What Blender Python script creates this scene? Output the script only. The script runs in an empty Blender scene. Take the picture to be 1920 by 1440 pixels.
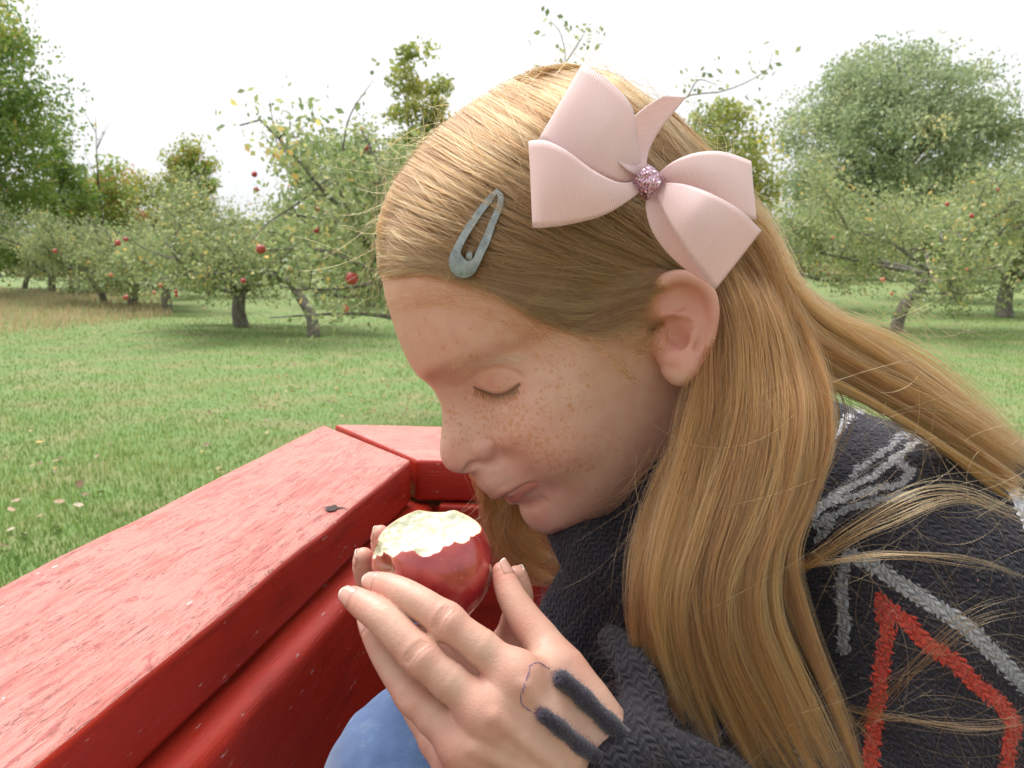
import bpy, bmesh, math, random
import numpy as np
from mathutils import Vector, Matrix, noise as mnoise

rng = np.random.default_rng(7)
random.seed(7)
R = math.radians
scene = bpy.context.scene
COL = scene.collection

# ------------------------------------------------------------------ camera
F_PX = 1663.0                      # focal length in photo pixels (photo 1920 x 1440)
CAM_Z = 1.65
PITCH = math.atan(240.0 / F_PX)    # camera looks slightly down
cam_data = bpy.data.cameras.new('camera')
cam_data.sensor_width = 36.0
cam_data.lens = 36.0 * F_PX / 1920.0
cam_data.clip_start = 0.02
cam_data.clip_end = 3000
cam_data.dof.use_dof = True
cam_data.dof.focus_distance = 0.47
cam_data.dof.aperture_fstop = 26.0
cam = bpy.data.objects.new('camera', cam_data)
cam.location = (0, 0, CAM_Z)
cam.rotation_euler = (math.pi / 2 - PITCH, 0, 0)
COL.objects.link(cam)
scene.camera = cam

# ------------------------------------------------------------------ sky, sun, exposure
SUN_EL, SUN_AZ = R(66), R(-40)     # azimuth measured from +Y towards +X
world = bpy.data.worlds.new('World')
scene.world = world
world.use_nodes = True
wn, wl = world.node_tree.nodes, world.node_tree.links
wn.clear()
w_out = wn.new('ShaderNodeOutputWorld')
w_bg = wn.new('ShaderNodeBackground')
w_sky = wn.new('ShaderNodeTexSky')
w_sky.sky_type = 'NISHITA'
w_sky.sun_disc = False
w_sky.sun_elevation = SUN_EL
w_sky.sun_rotation = SUN_AZ
w_sky.air_density = 1.0
w_sky.dust_density = 6.0
w_hsv = wn.new('ShaderNodeHueSaturation')
w_hsv.inputs['Saturation'].default_value = 0.12
w_mix = wn.new('ShaderNodeMix'); w_mix.data_type = 'RGBA'
w_mix.inputs[0].default_value = 0.55
w_mix.inputs[7].default_value = (9.6, 9.75, 9.9, 1)     # even cloud cover
wl.new(w_sky.outputs[0], w_hsv.inputs['Color'])
wl.new(w_hsv.outputs[0], w_mix.inputs[6])
wl.new(w_mix.outputs[2], w_bg.inputs['Color'])
w_bg.inputs['Strength'].default_value = 0.1
wl.new(w_bg.outputs[0], w_out.inputs['Surface'])

sun_data = bpy.data.lights.new('sun', 'SUN')
sun_data.energy = 2.8
sun_data.angle = R(40)
sun_data.color = (1.0, 0.98, 0.95)
sun = bpy.data.objects.new('sun', sun_data)
sun_dir = Vector((math.sin(SUN_AZ) * math.cos(SUN_EL), math.cos(SUN_AZ) * math.cos(SUN_EL), math.sin(SUN_EL)))
sun.rotation_euler = (-sun_dir).to_track_quat('-Z', 'Y').to_euler()
sun.location = (0, 0, 30)
COL.objects.link(sun)

vs = scene.view_settings
vs.view_transform = 'Standard'
vs.look = 'None'
vs.exposure = 0.62
vs.gamma = 1.0
vs.use_curve_mapping = False
scene.cycles.max_bounces = 6
scene.cycles.diffuse_bounces = 3
scene.cycles.glossy_bounces = 3
scene.cycles.transmission_bounces = 5
scene.cycles.transparent_max_bounces = 8
scene.cycles.use_denoising = True

# ------------------------------------------------------------------ frames of reference
CT, ST = math.cos(PITCH), math.sin(PITCH)
CAM_RIGHT = np.array([1.0, 0, 0])
CAM_UP = np.array([0, ST, CT])
CAM_FWD = np.array([0, CT, -ST])
CAM_POS = np.array([0, 0, CAM_Z])

def c2w(p):
    """points measured from the camera (right, up, ahead) in metres -> world"""
    p = np.asarray(p, float)
    return CAM_POS + p[..., 0:1] * CAM_RIGHT + p[..., 1:2] * CAM_UP + p[..., 2:3] * CAM_FWD

def C(px, py, d):
    """point d metres ahead, measured off the photograph"""
    return np.array([(px - 960) / F_PX * d, -(py - 720) / F_PX * d, d])

def W(px, py, d):
    return c2w(C(px, py, d))

def ground_pt(px, py, z=0.0):
    """where the sight line of a photo pixel meets height z"""
    v = c2w(C(px, py, 1.0)) - CAM_POS
    t = (z - CAM_Z) / v[2]
    return CAM_POS + v * t

def at_dist(px, Y):
    """world x of photo column px at horizontal distance Y (on the horizon row)"""
    return (px - 960) / F_PX * Y / CT

# ------------------------------------------------------------------ objects
def props(o, label=None, cat=None, group=None, kind=None):
    if label: o['label'] = label
    if cat: o['category'] = cat
    if group: o['group'] = group
    if kind: o['kind'] = kind
    return o

def link(o, parent=None):
    COL.objects.link(o)
    if parent is not None:
        o.parent = parent
        o.matrix_parent_inverse = Matrix.Identity(4)
    return o

def empty(name, loc=(0, 0, 0)):
    o = bpy.data.objects.new(name, None)
    o.empty_display_size = 0.05
    o.location = loc
    return link(o)

def wloc(o):
    p = np.zeros(3)
    while o is not None: p = p + np.array(o.location); o = o.parent
    return p

def mesh_obj(name, verts, faces, mat=None, parent=None, smooth=True, loc=None):
    me = bpy.data.meshes.new(name)
    verts = np.asarray(verts, float)
    if loc is None and parent is not None:
        loc_w = wloc(parent)
        verts = verts - loc_w
    if isinstance(faces, np.ndarray):
        nf, k = faces.shape
        me.vertices.add(len(verts)); me.vertices.foreach_set('co', verts.astype(np.float32).ravel())
        me.loops.add(nf * k); me.loops.foreach_set('vertex_index', faces.astype(np.int32).ravel())
        me.polygons.add(nf)
        me.polygons.foreach_set('loop_start', np.arange(0, nf * k, k, dtype=np.int32))
        me.polygons.foreach_set('loop_total', np.full(nf, k, dtype=np.int32))
        me.update(calc_edges=True)
    else:
        me.from_pydata([tuple(v) for v in verts], [], faces)
    if smooth:
        me.polygons.foreach_set('use_smooth', np.ones(len(me.polygons), dtype=bool))
    me.update()
    if mat is not None: me.materials.append(mat)
    o = bpy.data.objects.new(name, me)
    if loc is not None: o.location = loc
    return link(o, parent)

def vattr(o, name, vals):
    a = o.data.attributes.new(name, 'FLOAT', 'POINT')
    a.data.foreach_set('value', np.asarray(vals, np.float32))

def hair_obj(name, strands, radius, mat, parent=None, tip=0.3):
    """strands: (n, k, 3) world points -> one Curves object"""
    strands = np.asarray(strands, np.float32)
    n, k, _ = strands.shape
    if parent is not None: strands = strands - wloc(parent).astype(np.float32)
    hc = bpy.data.hair_curves.new(name)
    hc.add_curves([k] * n)
    hc.attributes['position'].data.foreach_set('vector', strands.ravel())
    rad = np.asarray(radius, np.float32)
    if rad.ndim == 0: rad = np.full(n, float(rad), np.float32)
    prof = np.interp(np.linspace(0, 1, k), [0, .75, 1], [1, .9, tip]).astype(np.float32)
    ra = hc.attributes.get('radius') or hc.attributes.new('radius', 'FLOAT', 'POINT')
    ra.data.foreach_set('value', (rad[:, None] * prof[None]).ravel())
    hc.materials.append(mat)
    o = bpy.data.objects.new(name, hc)
    return link(o, parent)

def hair_rand(o, n, k, vals):
    a = o.data.attributes.new('tone', 'FLOAT', 'POINT')
    a.data.foreach_set('value', np.repeat(np.asarray(vals, np.float32), k))

def catmull(pts, n):
    """n points along a Catmull-Rom curve through pts (any dimension), by chord length"""
    P = np.asarray(pts, float)
    if len(P) == 2:
        t = np.linspace(0, 1, n)[:, None]
        return P[0] * (1 - t) + P[1] * t
    seg = np.linalg.norm(np.diff(P[:, :3] if P.shape[1] >= 3 else P, axis=0), axis=1) + 1e-9
    T = np.concatenate([[0], np.cumsum(seg)])
    u = np.linspace(0, T[-1], n)
    i = np.clip(np.searchsorted(T, u, side='right') - 1, 0, len(P) - 2)
    Pe = np.vstack([2 * P[0] - P[1], P, 2 * P[-1] - P[-2]])
    Te = np.concatenate([[-seg[0]], T, [T[-1] + seg[-1]]])
    h = (T[i + 1] - T[i])
    s = ((u - T[i]) / h)[:, None]
    m0 = (Pe[i + 2] - Pe[i]) / (Te[i + 2] - Te[i])[:, None] * h[:, None]
    m1 = (Pe[i + 3] - Pe[i + 1]) / (Te[i + 3] - Te[i + 1])[:, None] * h[:, None]
    return ((2 * s**3 - 3 * s**2 + 1) * P[i] + (s**3 - 2 * s**2 + s) * m0 + (-2 * s**3 + 3 * s**2) * P[i + 1] + (s**3 - s**2) * m1)

def tube(pts, radii, nseg=10, caps=True):
    """mesh of a tube along pts -> verts, faces"""
    P = np.asarray(pts, float); n = len(P)
    rad = np.broadcast_to(np.asarray(radii, float), (n,))
    T = np.gradient(P, axis=0); T /= np.linalg.norm(T, axis=1)[:, None] + 1e-12
    ref = np.array([0.0, 0, 1]) if abs(T[0][2]) < .9 else np.array([1.0, 0, 0])
    N = np.cross(T[0], ref); N /= np.linalg.norm(N)
    vs_, fs = [], []
    for i in range(n):
        N = N - T[i] * np.dot(N, T[i]); N /= np.linalg.norm(N) + 1e-12
        B = np.cross(T[i], N)
        for j in range(nseg):
            a = 2 * math.pi * j / nseg
            vs_.append(P[i] + rad[i] * (math.cos(a) * N + math.sin(a) * B))
    for i in range(n - 1):
        for j in range(nseg):
            j2 = (j + 1) % nseg
            fs.append((i * nseg + j, i * nseg + j2, (i + 1) * nseg + j2, (i + 1) * nseg + j))
    if caps:
        fs.append(tuple(range(nseg - 1, -1, -1)))
        fs.append(tuple((n - 1) * nseg + j for j in range(nseg)))
    return vs_, fs

# ------------------------------------------------------------------ implicit modelling
def smin(a, b, k):
    h = np.clip(0.5 + 0.5 * (b - a) / k, 0, 1)
    return b * (1 - h) + a * h - k * h * (1 - h)

class Field:
    """signed field on a voxel grid, negative inside; units mm"""
    def __init__(self, lo, hi, h):
        self.lo = np.array(lo, float); self.h = h
        self.n = np.ceil((np.array(hi) - self.lo) / h).astype(int) + 1
        self.ax = [(self.lo[i] + h * np.arange(self.n[i])).astype(np.float32) for i in range(3)]
        self.F = np.full(tuple(self.n), 1e3, np.float32)
    def box(self, lo, hi):
        a = np.clip(np.floor((np.array(lo) - self.lo) / self.h).astype(int), 0, self.n)
        b = np.clip(np.ceil((np.array(hi) - self.lo) / self.h).astype(int) + 1, 0, self.n)
        sl = tuple(slice(a[i], b[i]) for i in range(3))
        X = np.meshgrid(*[self.ax[i][sl[i]] for i in range(3)], indexing='ij', sparse=True)
        return sl, X
    def add(self, fn, lo, hi, k=1.0, m=None):
        m = (k + 3 * self.h + 1) if m is None else m
        sl, X = self.box(np.array(lo) - m, np.array(hi) + m)
        if 0 in self.F[sl].shape: return
        self.F[sl] = smin(self.F[sl], fn(*X).astype(np.float32), k)
    def sub(self, fn, lo, hi, k=1.0):
        m = k + 3 * self.h + 1
        sl, X = self.box(np.array(lo) - m, np.array(hi) + m)
        if 0 in self.F[sl].shape: return
        self.F[sl] = -smin(-self.F[sl], fn(*X).astype(np.float32), k)
    def cone(self, a, b, ra, rb, k=1.0, sub=False):
        fn = f_cone(a, b, ra, rb); r = max(ra, rb)
        (self.sub if sub else self.add)(fn, np.minimum(a, b) - r, np.maximum(a, b) + r, k)
    def chain(self, pts, radii, k=1.0, kin=None, sub=False):
        q = catmull(np.hstack([np.array(pts, float), np.array(radii, float)[:, None]]), 5 * (len(pts) - 1) + 1)
        pts, radii = q[:, :3], q[:, 3]
        fn = f_chain(pts, radii, 1e-3); r = max(radii); P = np.array(pts)
        (self.sub if sub else self.add)(fn, P.min(0) - r, P.max(0) + r, k)
    def ball(self, c, rad, k=1.0, axes=None, sub=False):
        rad = np.broadcast_to(np.array(rad, float), (3,)); r = rad.max()
        (self.sub if sub else self.add)(f_ell(c, rad, axes), np.array(c) - r, np.array(c) + r, k)
    def mesh(self):
        return surface_nets(self.F, self.lo, self.h)

def f_cone(a, b, ra, rb):
    a = np.asarray(a, float); b = np.asarray(b, float); ab = b - a; L2 = float(ab @ ab) + 1e-9
    def fn(x, y, z):
        t = np.clip(((x - a[0]) * ab[0] + (y - a[1]) * ab[1] + (z - a[2]) * ab[2]) / L2, 0, 1)
        return np.sqrt((x - a[0] - t * ab[0])**2 + (y - a[1] - t * ab[1])**2 + (z - a[2] - t * ab[2])**2) - (ra + (rb - ra) * t)
    return fn

def f_chain(pts, radii, kin):
    def fn(x, y, z):
        out = None
        for i in range(len(pts) - 1):
            v = f_cone(pts[i], pts[i + 1], radii[i], radii[i + 1])(x, y, z)
            out = v if out is None else smin(out, v, kin)
        return out
    return fn

def f_ell(c, rad, axes=None):
    c = np.asarray(c, float); rad = np.broadcast_to(np.array(rad, float), (3,))
    A = np.eye(3) if axes is None else np.asarray(axes, float)
    def fn(x, y, z):
        dx, dy, dz = x - c[0], y - c[1], z - c[2]
        q = [A[i, 0] * dx + A[i, 1] * dy + A[i, 2] * dz for i in range(3)]
        k0 = np.sqrt((q[0] / rad[0])**2 + (q[1] / rad[1])**2 + (q[2] / rad[2])**2)
        k1 = np.sqrt((q[0] / rad[0]**2)**2 + (q[1] / rad[1]**2)**2 + (q[2] / rad[2]**2)**2)
        return k0 * (k0 - 1) / np.maximum(k1, 1e-6)
    return fn

def surface_nets(F, lo, h):
    ins = F < 0
    nx, ny, nz = F.shape
    cnt = np.zeros((nx - 1, ny - 1, nz - 1), np.int8)
    for a in (0, 1):
        for b in (0, 1):
            for c in (0, 1):
                cnt += ins[a:nx - 1 + a, b:ny - 1 + b, c:nz - 1 + c]
    act = (cnt > 0) & (cnt < 8)
    I = np.argwhere(act)
    idx = np.full(act.shape, -1, np.int32)
    idx[tuple(I.T)] = np.arange(len(I))
    pos = np.zeros((len(I), 3)); num = np.zeros(len(I))
    corners = [(a, b, c) for a in (0, 1) for b in (0, 1) for c in (0, 1)]
    val = {c: F[I[:, 0] + c[0], I[:, 1] + c[1], I[:, 2] + c[2]].astype(float) for c in corners}
    for c in corners:
        for ax in range(3):
            if c[ax] == 0:
                e = list(c); e[ax] = 1; e = tuple(e)
                v0, v1 = val[c], val[e]
                m = (v0 < 0) != (v1 < 0)
                t = np.where(m, v0 / np.where(m, v0 - v1, 1), 0)
                p = np.array(c, float)[None].repeat(len(I), 0); p[:, ax] = t
                pos[m] += p[m]; num[m] += 1
    pos = (I + pos / num[:, None]) * h + lo
    quads = []
    for ax in range(3):
        u, v = (ax + 1) % 3, (ax + 2) % 3
        s0 = [slice(1, -1)] * 3; s1 = [slice(1, -1)] * 3
        s0[ax] = slice(0, -1); s1[ax] = slice(1, None)
        A, B = ins[tuple(s0)], ins[tuple(s1)]
        for flip, m in ((0, A & ~B), (1, B & ~A)):
            K = np.argwhere(m)
            off = np.array([1, 1, 1]); off[ax] = 0
            K = K + off
            q = []
            for du, dv in ((-1, -1), (0, -1), (0, 0), (-1, 0)):
                k2 = K.copy(); k2[:, u] += du; k2[:, v] += dv
                q.append(idx[k2[:, 0], k2[:, 1], k2[:, 2]])
            q = np.stack(q, 1)
            quads.append(q if flip == 0 else q[:, ::-1])
    quads = np.concatenate(quads)
    return pos, quads[(quads >= 0).all(1)]

def vnormals(v, f):
    n = np.zeros_like(v)
    fn = np.cross(v[f[:, 2]] - v[f[:, 0]], v[f[:, 3]] - v[f[:, 1]])
    for i in range(4): np.add.at(n, f[:, i], fn)
    return n / (np.linalg.norm(n, axis=1)[:, None] + 1e-12)

def sm01(x, a, b):
    t = np.clip((x - a) / (b - a), 0, 1)
    return t * t * (3 - 2 * t)

# ------------------------------------------------------------------ materials
class Mat:
    """small wrapper for node materials"""
    def __init__(self, name):
        self.m = bpy.data.materials.new(name); self.m.use_nodes = True
        self.nt = self.m.node_tree; self.n = self.nt.nodes
        self.bsdf = self.n['Principled BSDF']; self.out = self.n['Material Output']
    def node(self, t, **kw):
        nd = self.n.new(t)
        for k_, v_ in kw.items(): setattr(nd, k_, v_)
        return nd
    def val(self, x, s):
        if isinstance(x, bpy.types.NodeSocket): self.nt.links.new(x, s)
        elif isinstance(x, (tuple, list)) and len(x) == 3 and s.type == 'RGBA': s.default_value = (*x, 1)
        else: s.default_value = x
    def set(self, **kw):
        for k_, v_ in kw.items(): self.val(v_, self.bsdf.inputs[k_.replace('_', ' ')])
        return self
    def coord(self, which='Object'): return self.node('ShaderNodeTexCoord').outputs[which]
    def attr(self, name, out='Fac'):
        a = self.node('ShaderNodeAttribute'); a.attribute_name = name; return a.outputs[out]
    def mapping(self, vec, scale=(1, 1, 1), rot=(0, 0, 0), loc=(0, 0, 0)):
        mp = self.node('ShaderNodeMapping'); self.val(vec, mp.inputs[0])
        mp.inputs['Location'].default_value = loc; mp.inputs['Rotation'].default_value = rot; mp.inputs['Scale'].default_value = scale
        return mp.outputs[0]
    def noise(self, vec, scale, detail=4, rough=.55, dist=0, out='Fac'):
        t = self.node('ShaderNodeTexNoise'); self.val(vec, t.inputs['Vector'])
        t.inputs['Scale'].default_value = scale; t.inputs['Detail'].default_value = detail
        t.inputs['Roughness'].default_value = rough; t.inputs['Distortion'].default_value = dist
        return t.outputs[out]
    def voronoi(self, vec, scale, out='Distance', feature='F1', rand=1.0):
        t = self.node('ShaderNodeTexVoronoi', feature=feature); self.val(vec, t.inputs['Vector'])
        t.inputs['Scale'].default_value = scale; t.inputs['Randomness'].default_value = rand
        return t.outputs[out]
    def wave(self, vec, scale, dist=0, detail=2, dscale=1, direction='X', prof='SIN', wtype='BANDS'):
        t = self.node('ShaderNodeTexWave', wave_type=wtype, wave_profile=prof)
        if wtype == 'BANDS': t.bands_direction = direction
        self.val(vec, t.inputs['Vector']); t.inputs['Scale'].default_value = scale
        t.inputs['Distortion'].default_value = dist; t.inputs['Detail'].default_value = detail; t.inputs['Detail Scale'].default_value = dscale
        return t.outputs['Fac']
    def ramp(self, x, stops, interp='LINEAR'):
        r = self.node('ShaderNodeValToRGB'); self.val(x, r.inputs[0]); cr = r.color_ramp; cr.interpolation = interp
        while len(cr.elements) < len(stops): cr.elements.new(0.5)
        for e, (p, c) in zip(cr.elements, stops):
            e.position = p; e.color = (*c, 1) if isinstance(c, (tuple, list)) else (c, c, c, 1)
        return r.outputs[0]
    def mix(self, f, a, b, mode='MIX'):
        m = self.node('ShaderNodeMix', data_type='RGBA', blend_type=mode); m.clamp_factor = True
        self.val(f, m.inputs[0]); self.val(a, m.inputs[6]); self.val(b, m.inputs[7]); return m.outputs[2]
    def math(self, op, a, b=0.0, c=None, clamp=False):
        m = self.node('ShaderNodeMath', operation=op, use_clamp=clamp); self.val(a, m.inputs[0]); self.val(b, m.inputs[1])
        if c is not None: self.val(c, m.inputs[2])
        return m.outputs[0]
    def mrange(self, x, a, b, c=0.0, d=1.0):
        m = self.node('ShaderNodeMapRange'); self.val(x, m.inputs[0])
        for i, v_ in enumerate((a, b, c, d)): self.val(v_, m.inputs[i + 1])
        return m.outputs[0]
    def bump(self, h, strength=.3, dist=.001, normal=None):
        b = self.node('ShaderNodeBump'); self.val(h, b.inputs['Height']); b.inputs['Strength'].default_value = strength
        b.inputs['Distance'].default_value = dist
        if normal is not None: self.val(normal, b.inputs['Normal'])
        return b.outputs[0]
# ================================================================== GROUND AND GRASS
def grass_ground_mat():
    m = Mat('grass_ground'); co = m.coord()
    a = m.noise(co, 1.3, 5); b = m.noise(co, 9, 5, .65); c = m.noise(co, .55, 4)
    col = m.mix(b, (.10, .175, .045), (.18, .27, .075))
    col = m.mix(m.mrange(a, .44, .66, 0, .7), col, (.26, .225, .105))
    col = m.mix(m.mrange(c, .5, .7, 0, .45), col, (.15, .20, .06))
    m.set(Base_Color=col, Roughness=.9, Normal=m.bump(m.noise(co, 60, 4), .6, .03))
    return m.m

def bumpy(x, y):
    return .05 * np.sin(x * .31 + 1) * np.cos(y * .23) + .03 * np.sin(x * .9 + y * .7)
def ground():
    xs = np.concatenate([[-1500, -400, -120], np.linspace(-60, 60, 121), [120, 400, 1500]])
    ys = np.concatenate([[-300, -60], np.linspace(-12, 90, 140), [140, 400, 2500]])
    X, Y = np.meshgrid(xs, ys, indexing='ij')
    Z = bumpy(X, Y) * (np.abs(X) < 61) * (Y > -13) * (Y < 91)
    v = np.stack([X.ravel(), Y.ravel(), Z.ravel()], 1)
    n = len(ys); f = [(i * n + j, (i + 1) * n + j, (i + 1) * n + j + 1, i * n + j + 1) for i in range(len(xs) - 1) for j in range(n - 1)]
    o = mesh_obj('grass_ground', v, np.array(f), grass_ground_mat())
    props(o, 'mown orchard grass sloping away under the trees', kind='structure')
ground()

def blade_mat(name, stops):
    m = Mat(name); t = m.attr('tone')
    col = m.ramp(t, stops)
    m.n.remove(m.bsdf)
    d = m.node('ShaderNodeBsdfDiffuse'); tr = m.node('ShaderNodeBsdfTranslucent'); g = m.node('ShaderNodeBsdfGlossy'); g.inputs['Roughness'].default_value = .45
    m.val(col, d.inputs[0]); m.val(col, tr.inputs[0]); g.inputs[0].default_value = (.9, .9, .9, 1)
    mx = m.node('ShaderNodeMixShader'); mx.inputs[0].default_value = .5
    m.nt.links.new(d.outputs[0], mx.inputs[1]); m.nt.links.new(tr.outputs[0], mx.inputs[2])
    m2 = m.node('ShaderNodeMixShader'); m2.inputs[0].default_value = .04
    m.nt.links.new(mx.outputs[0], m2.inputs[1]); m.nt.links.new(g.outputs[0], m2.inputs[2])
    m.nt.links.new(m2.outputs[0], m.out.inputs['Surface'])
    return m.m

def blades(name, x, y, hgt, wid, mat, label, cat, lean=.45, seed=3, tone=None):
    rg = np.random.default_rng(seed); n = len(x)
    a = rg.uniform(0, 2 * math.pi, n); l = rg.uniform(.15, 1, n) * lean
    z = bumpy(x, y) - .005
    dx, dy = np.cos(a), np.sin(a); px_, py_ = -dy, dx
    base = np.stack([x, y, z], 1)
    side = np.stack([px_, py_, np.zeros(n)], 1) * wid[:, None] * .5
    mid = base + np.stack([dx * l * hgt * .4, dy * l * hgt * .4, hgt * .6], 1)
    tip = base + np.stack([dx * l * hgt, dy * l * hgt, hgt * (1 - .35 * l)], 1)
    v = np.stack([base - side, base + side, mid + side * .8, tip, mid - side * .8], 1).reshape(-1, 3)
    f = np.arange(n)[:, None] * 5
    quads = np.concatenate([f + np.array([0, 1, 2, 4]), f + np.array([4, 2, 3, 3])])
    me_f = [tuple(q) for q in quads[:n]] + [tuple(q[:3]) for q in quads[n:]]
    o = mesh_obj(name, v, me_f, mat, smooth=False)
    tn = rg.random(n) if tone is None else tone
    vattr(o, 'tone', np.repeat(tn, 5))
    props(o, label, cat, kind='stuff')
    return o

def wedge(n, d0, d1, px0, px1, rg, power=1.6):
    """scatter over the ground seen between two photo columns; denser near"""
    u = rg.random(n); d = (d0**(-power + 1) + u * (d1**(-power + 1) - d0**(-power + 1)))**(1 / (-power + 1))
    px = rg.uniform(px0, px1, n)
    return (px - 960) / F_PX * d / CT, d

rg_ = np.random.default_rng(2)
GM = blade_mat('grass_blades', [(0, (0.106, 0.199, 0.039)), (.5, (0.187, 0.302, 0.069)), (.85, (0.286, 0.361, 0.099)), (1, (0.472, 0.426, 0.177))])
xs, ys = [], []
for (n, d0, d1, a, b) in ((75000, 3.2, 26, -120, 880), (40000, 3.2, 26, -1000, -120), (12000, 4.5, 26, 880, 1400), (30000, 4.5, 30, 1400, 2040), (26000, 4.5, 30, 2040, 2900), (26000, 16, 60, -900, 2900)):
    x_, y_ = wedge(n, d0, d1, a, b, rg_); xs.append(x_); ys.append(y_)
gx, gy = np.concatenate(xs), np.concatenate(ys)
patch = np.clip(.5 + .3 * np.sin(gx * .8 + 2 * np.sin(gy * .35)) * np.cos(gy * .6 + gx * .2) + .3 * np.sin(gx * 2.3 + 3 * np.sin(gy * .9)) * np.cos(gy * 1.9 - gx) + .2 * np.sin(gy * 4.1 + gx * 3), 0, 1.2)
hg = (.018 + .034 * rg_.random(len(gx)) * (.4 + patch)) * (1 + .02 * gy); wd = .0034 * (1 + .12 * gy)
blades('grass', gx, gy, hg, wd, GM, 'short green mown grass between the wagon and the apple trees', 'grass', seed=4, tone=np.clip(rg_.normal(.45, .22, len(gx)) + .5 * (patch - .5), 0, 1))
# dry tall grass at the far left, by the track
x_, y_ = wedge(16000, 14, 44, -140, 330, rg_, 1.2)
sel = (y_ > 24 + .9 * (x_ + 9) + 2.0 * np.sin(x_ * 1.3) + rg_.normal(0, 1.6, len(x_))) & (x_ < -8.5 + rg_.normal(0, 1.2, len(x_)))
x_, y_ = x_[sel], y_[sel]
blades('dry_grass', x_, y_, rg_.uniform(.06, .28, len(x_)), np.full(len(x_), .022), blade_mat('dry_grass_blades', [(0, (.42, .31, .17)), (.5, (.60, .44, .28)), (1, (.36, .36, .15))]), 'tall dry tan grass at the far left edge of the orchard', 'grass', seed=6)

# fallen leaves lying in the near grass
def leaf_shape():
    pts = [(0, -.5), (.22, -.3), (.34, 0), (.25, .28), (0, .55), (-.25, .28), (-.34, 0), (-.22, -.3)]
    v = [(x, y, .12 * x * x + .10 * y * y) for x, y in pts] + [(0, 0, -.02)]
    return v, [(i, (i + 1) % 8, 8) for i in range(8)]
def fallen():
    rg = np.random.default_rng(41); v, f = leaf_shape(); mats = []
    for nm, c in (('tan', (.46, .30, .20)), ('yellow', (.55, .38, .09)), ('brown', (.22, .13, .07)), ('pale', (.60, .48, .36))):
        m = Mat('fallen_leaf_' + nm); m.set(Base_Color=m.mix(m.noise(m.coord('Generated'), 4, 3), c, tuple(x * .7 for x in c)), Roughness=.75); mats.append(m.m)
    mes = []
    for m in mats:
        me = bpy.data.meshes.new('fallen_leaf'); me.from_pydata(v, [], f); me.materials.append(m); mes.append(me)
    spots = [(105, 998, 3, .075), (148, 955, 3, .065), (112, 948, 0, .07), (85, 930, 0, .06), (215, 965, 0, .055), (150, 915, 2, .08), (75, 835, 1, .07), (22, 962, 0, .06), (30, 945, 0, .06), (45, 1010, 2, .06),
             (160, 935, 2, .06), (190, 930, 0, .055), (75, 975, 0, .05), (8, 1030, 2, .07), (60, 880, 0, .06), (105, 870, 0, .055), (20, 1000, 3, .05)]
    names = ['pale curled leaf lying nearest the red rail in the grass', 'pale leaf above the nearest one, beside a tan leaf', 'tan leaf touching the left of the pale pair', 'tan leaf at the upper left of the leaf cluster', 'small tan leaf lying alone to the right of the cluster',
             'largest dark brown leaf at the top of the cluster', 'lone yellow leaf on the grass above the cluster', 'tan leaf by the left edge, lower of two', 'tan leaf by the left edge, upper of two', 'brown leaf just above the rail near the left edge',
             'brown leaf in the middle of the cluster', 'small tan leaf right of the brown leaf in the cluster', 'tiny tan leaf lying low in the cluster', 'brown leaf lowest at the left edge', 'tan leaf left of and above the cluster', 'small tan leaf between the cluster and the yellow leaf', 'small pale leaf near the left edge beside the tan pair']
    for i, (px, py, mi, sz) in enumerate(spots):
        g = ground_pt(px, py, .03)
        o = bpy.data.objects.new('fallen_leaf', mes[mi]); link(o)
        o.location = (g[0], g[1], bumpy(g[0], g[1]) + .03); o.scale = (sz, sz, sz)
        o.rotation_euler = (rg.normal(0, .35), rg.normal(0, .35), rg.uniform(0, 6.28))
        props(o, names[i], 'leaf', 'fallen leaves')
    # smaller scattered litter, too small to pick apart
    sv, sf, tn = [], [], []
    for _ in range(420):
        px, py = (rg.uniform(470, 840), rg.uniform(670, 775)) if rg.random() < .5 else (rg.uniform(0, 1920), rg.uniform(600, 900))
        g = ground_pt(px, py, .03); a, b, c = rg.normal(0, .4), rg.normal(0, .4), rg.uniform(0, 6.28); sz = rg.uniform(.03, .06)
        Rm = np.array((Matrix.Rotation(c, 3, 'Z') @ Matrix.Rotation(a, 3, 'X') @ Matrix.Rotation(b, 3, 'Y')))
        o0 = len(sv); q = np.array(v) * sz @ Rm.T + np.array([g[0], g[1], bumpy(g[0], g[1]) + .032]); sv += list(q); sf += [tuple(i + o0 for i in t) for t in f]; tn += [rg.random()] * 9
    o = mesh_obj('leaf_litter', np.array(sv), sf, blade_mat('litter', [(0, (.22, .13, .06)), (.5, (.42, .28, .14)), (1, (.52, .40, .14))]), smooth=False)
    vattr(o, 'tone', tn); props(o, 'small dry leaves scattered over the grass', 'leaves', kind='stuff')
fallen()
# ================================================================== TREES
def bark_mat(name, a, b):
    m = Mat(name); co = m.coord()
    n = m.noise(m.mapping(co, (1, 1, .25)), 22, 5, .7)
    col = m.mix(m.mrange(n, .35, .65), a, b)
    col = m.mix(m.mrange(m.noise(co, 7, 4), .55, .7, 0, .6), col, (.33, .35, .29))      # lichen
    m.set(Base_Color=col, Roughness=.9, Normal=m.bump(n, .8, .02)); return m.m
BARK = bark_mat('apple_bark', (.10, .085, .07), (.26, .235, .20))
BARK2 = bark_mat('forest_bark', (.06, .05, .04), (.15, .12, .09))

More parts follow.
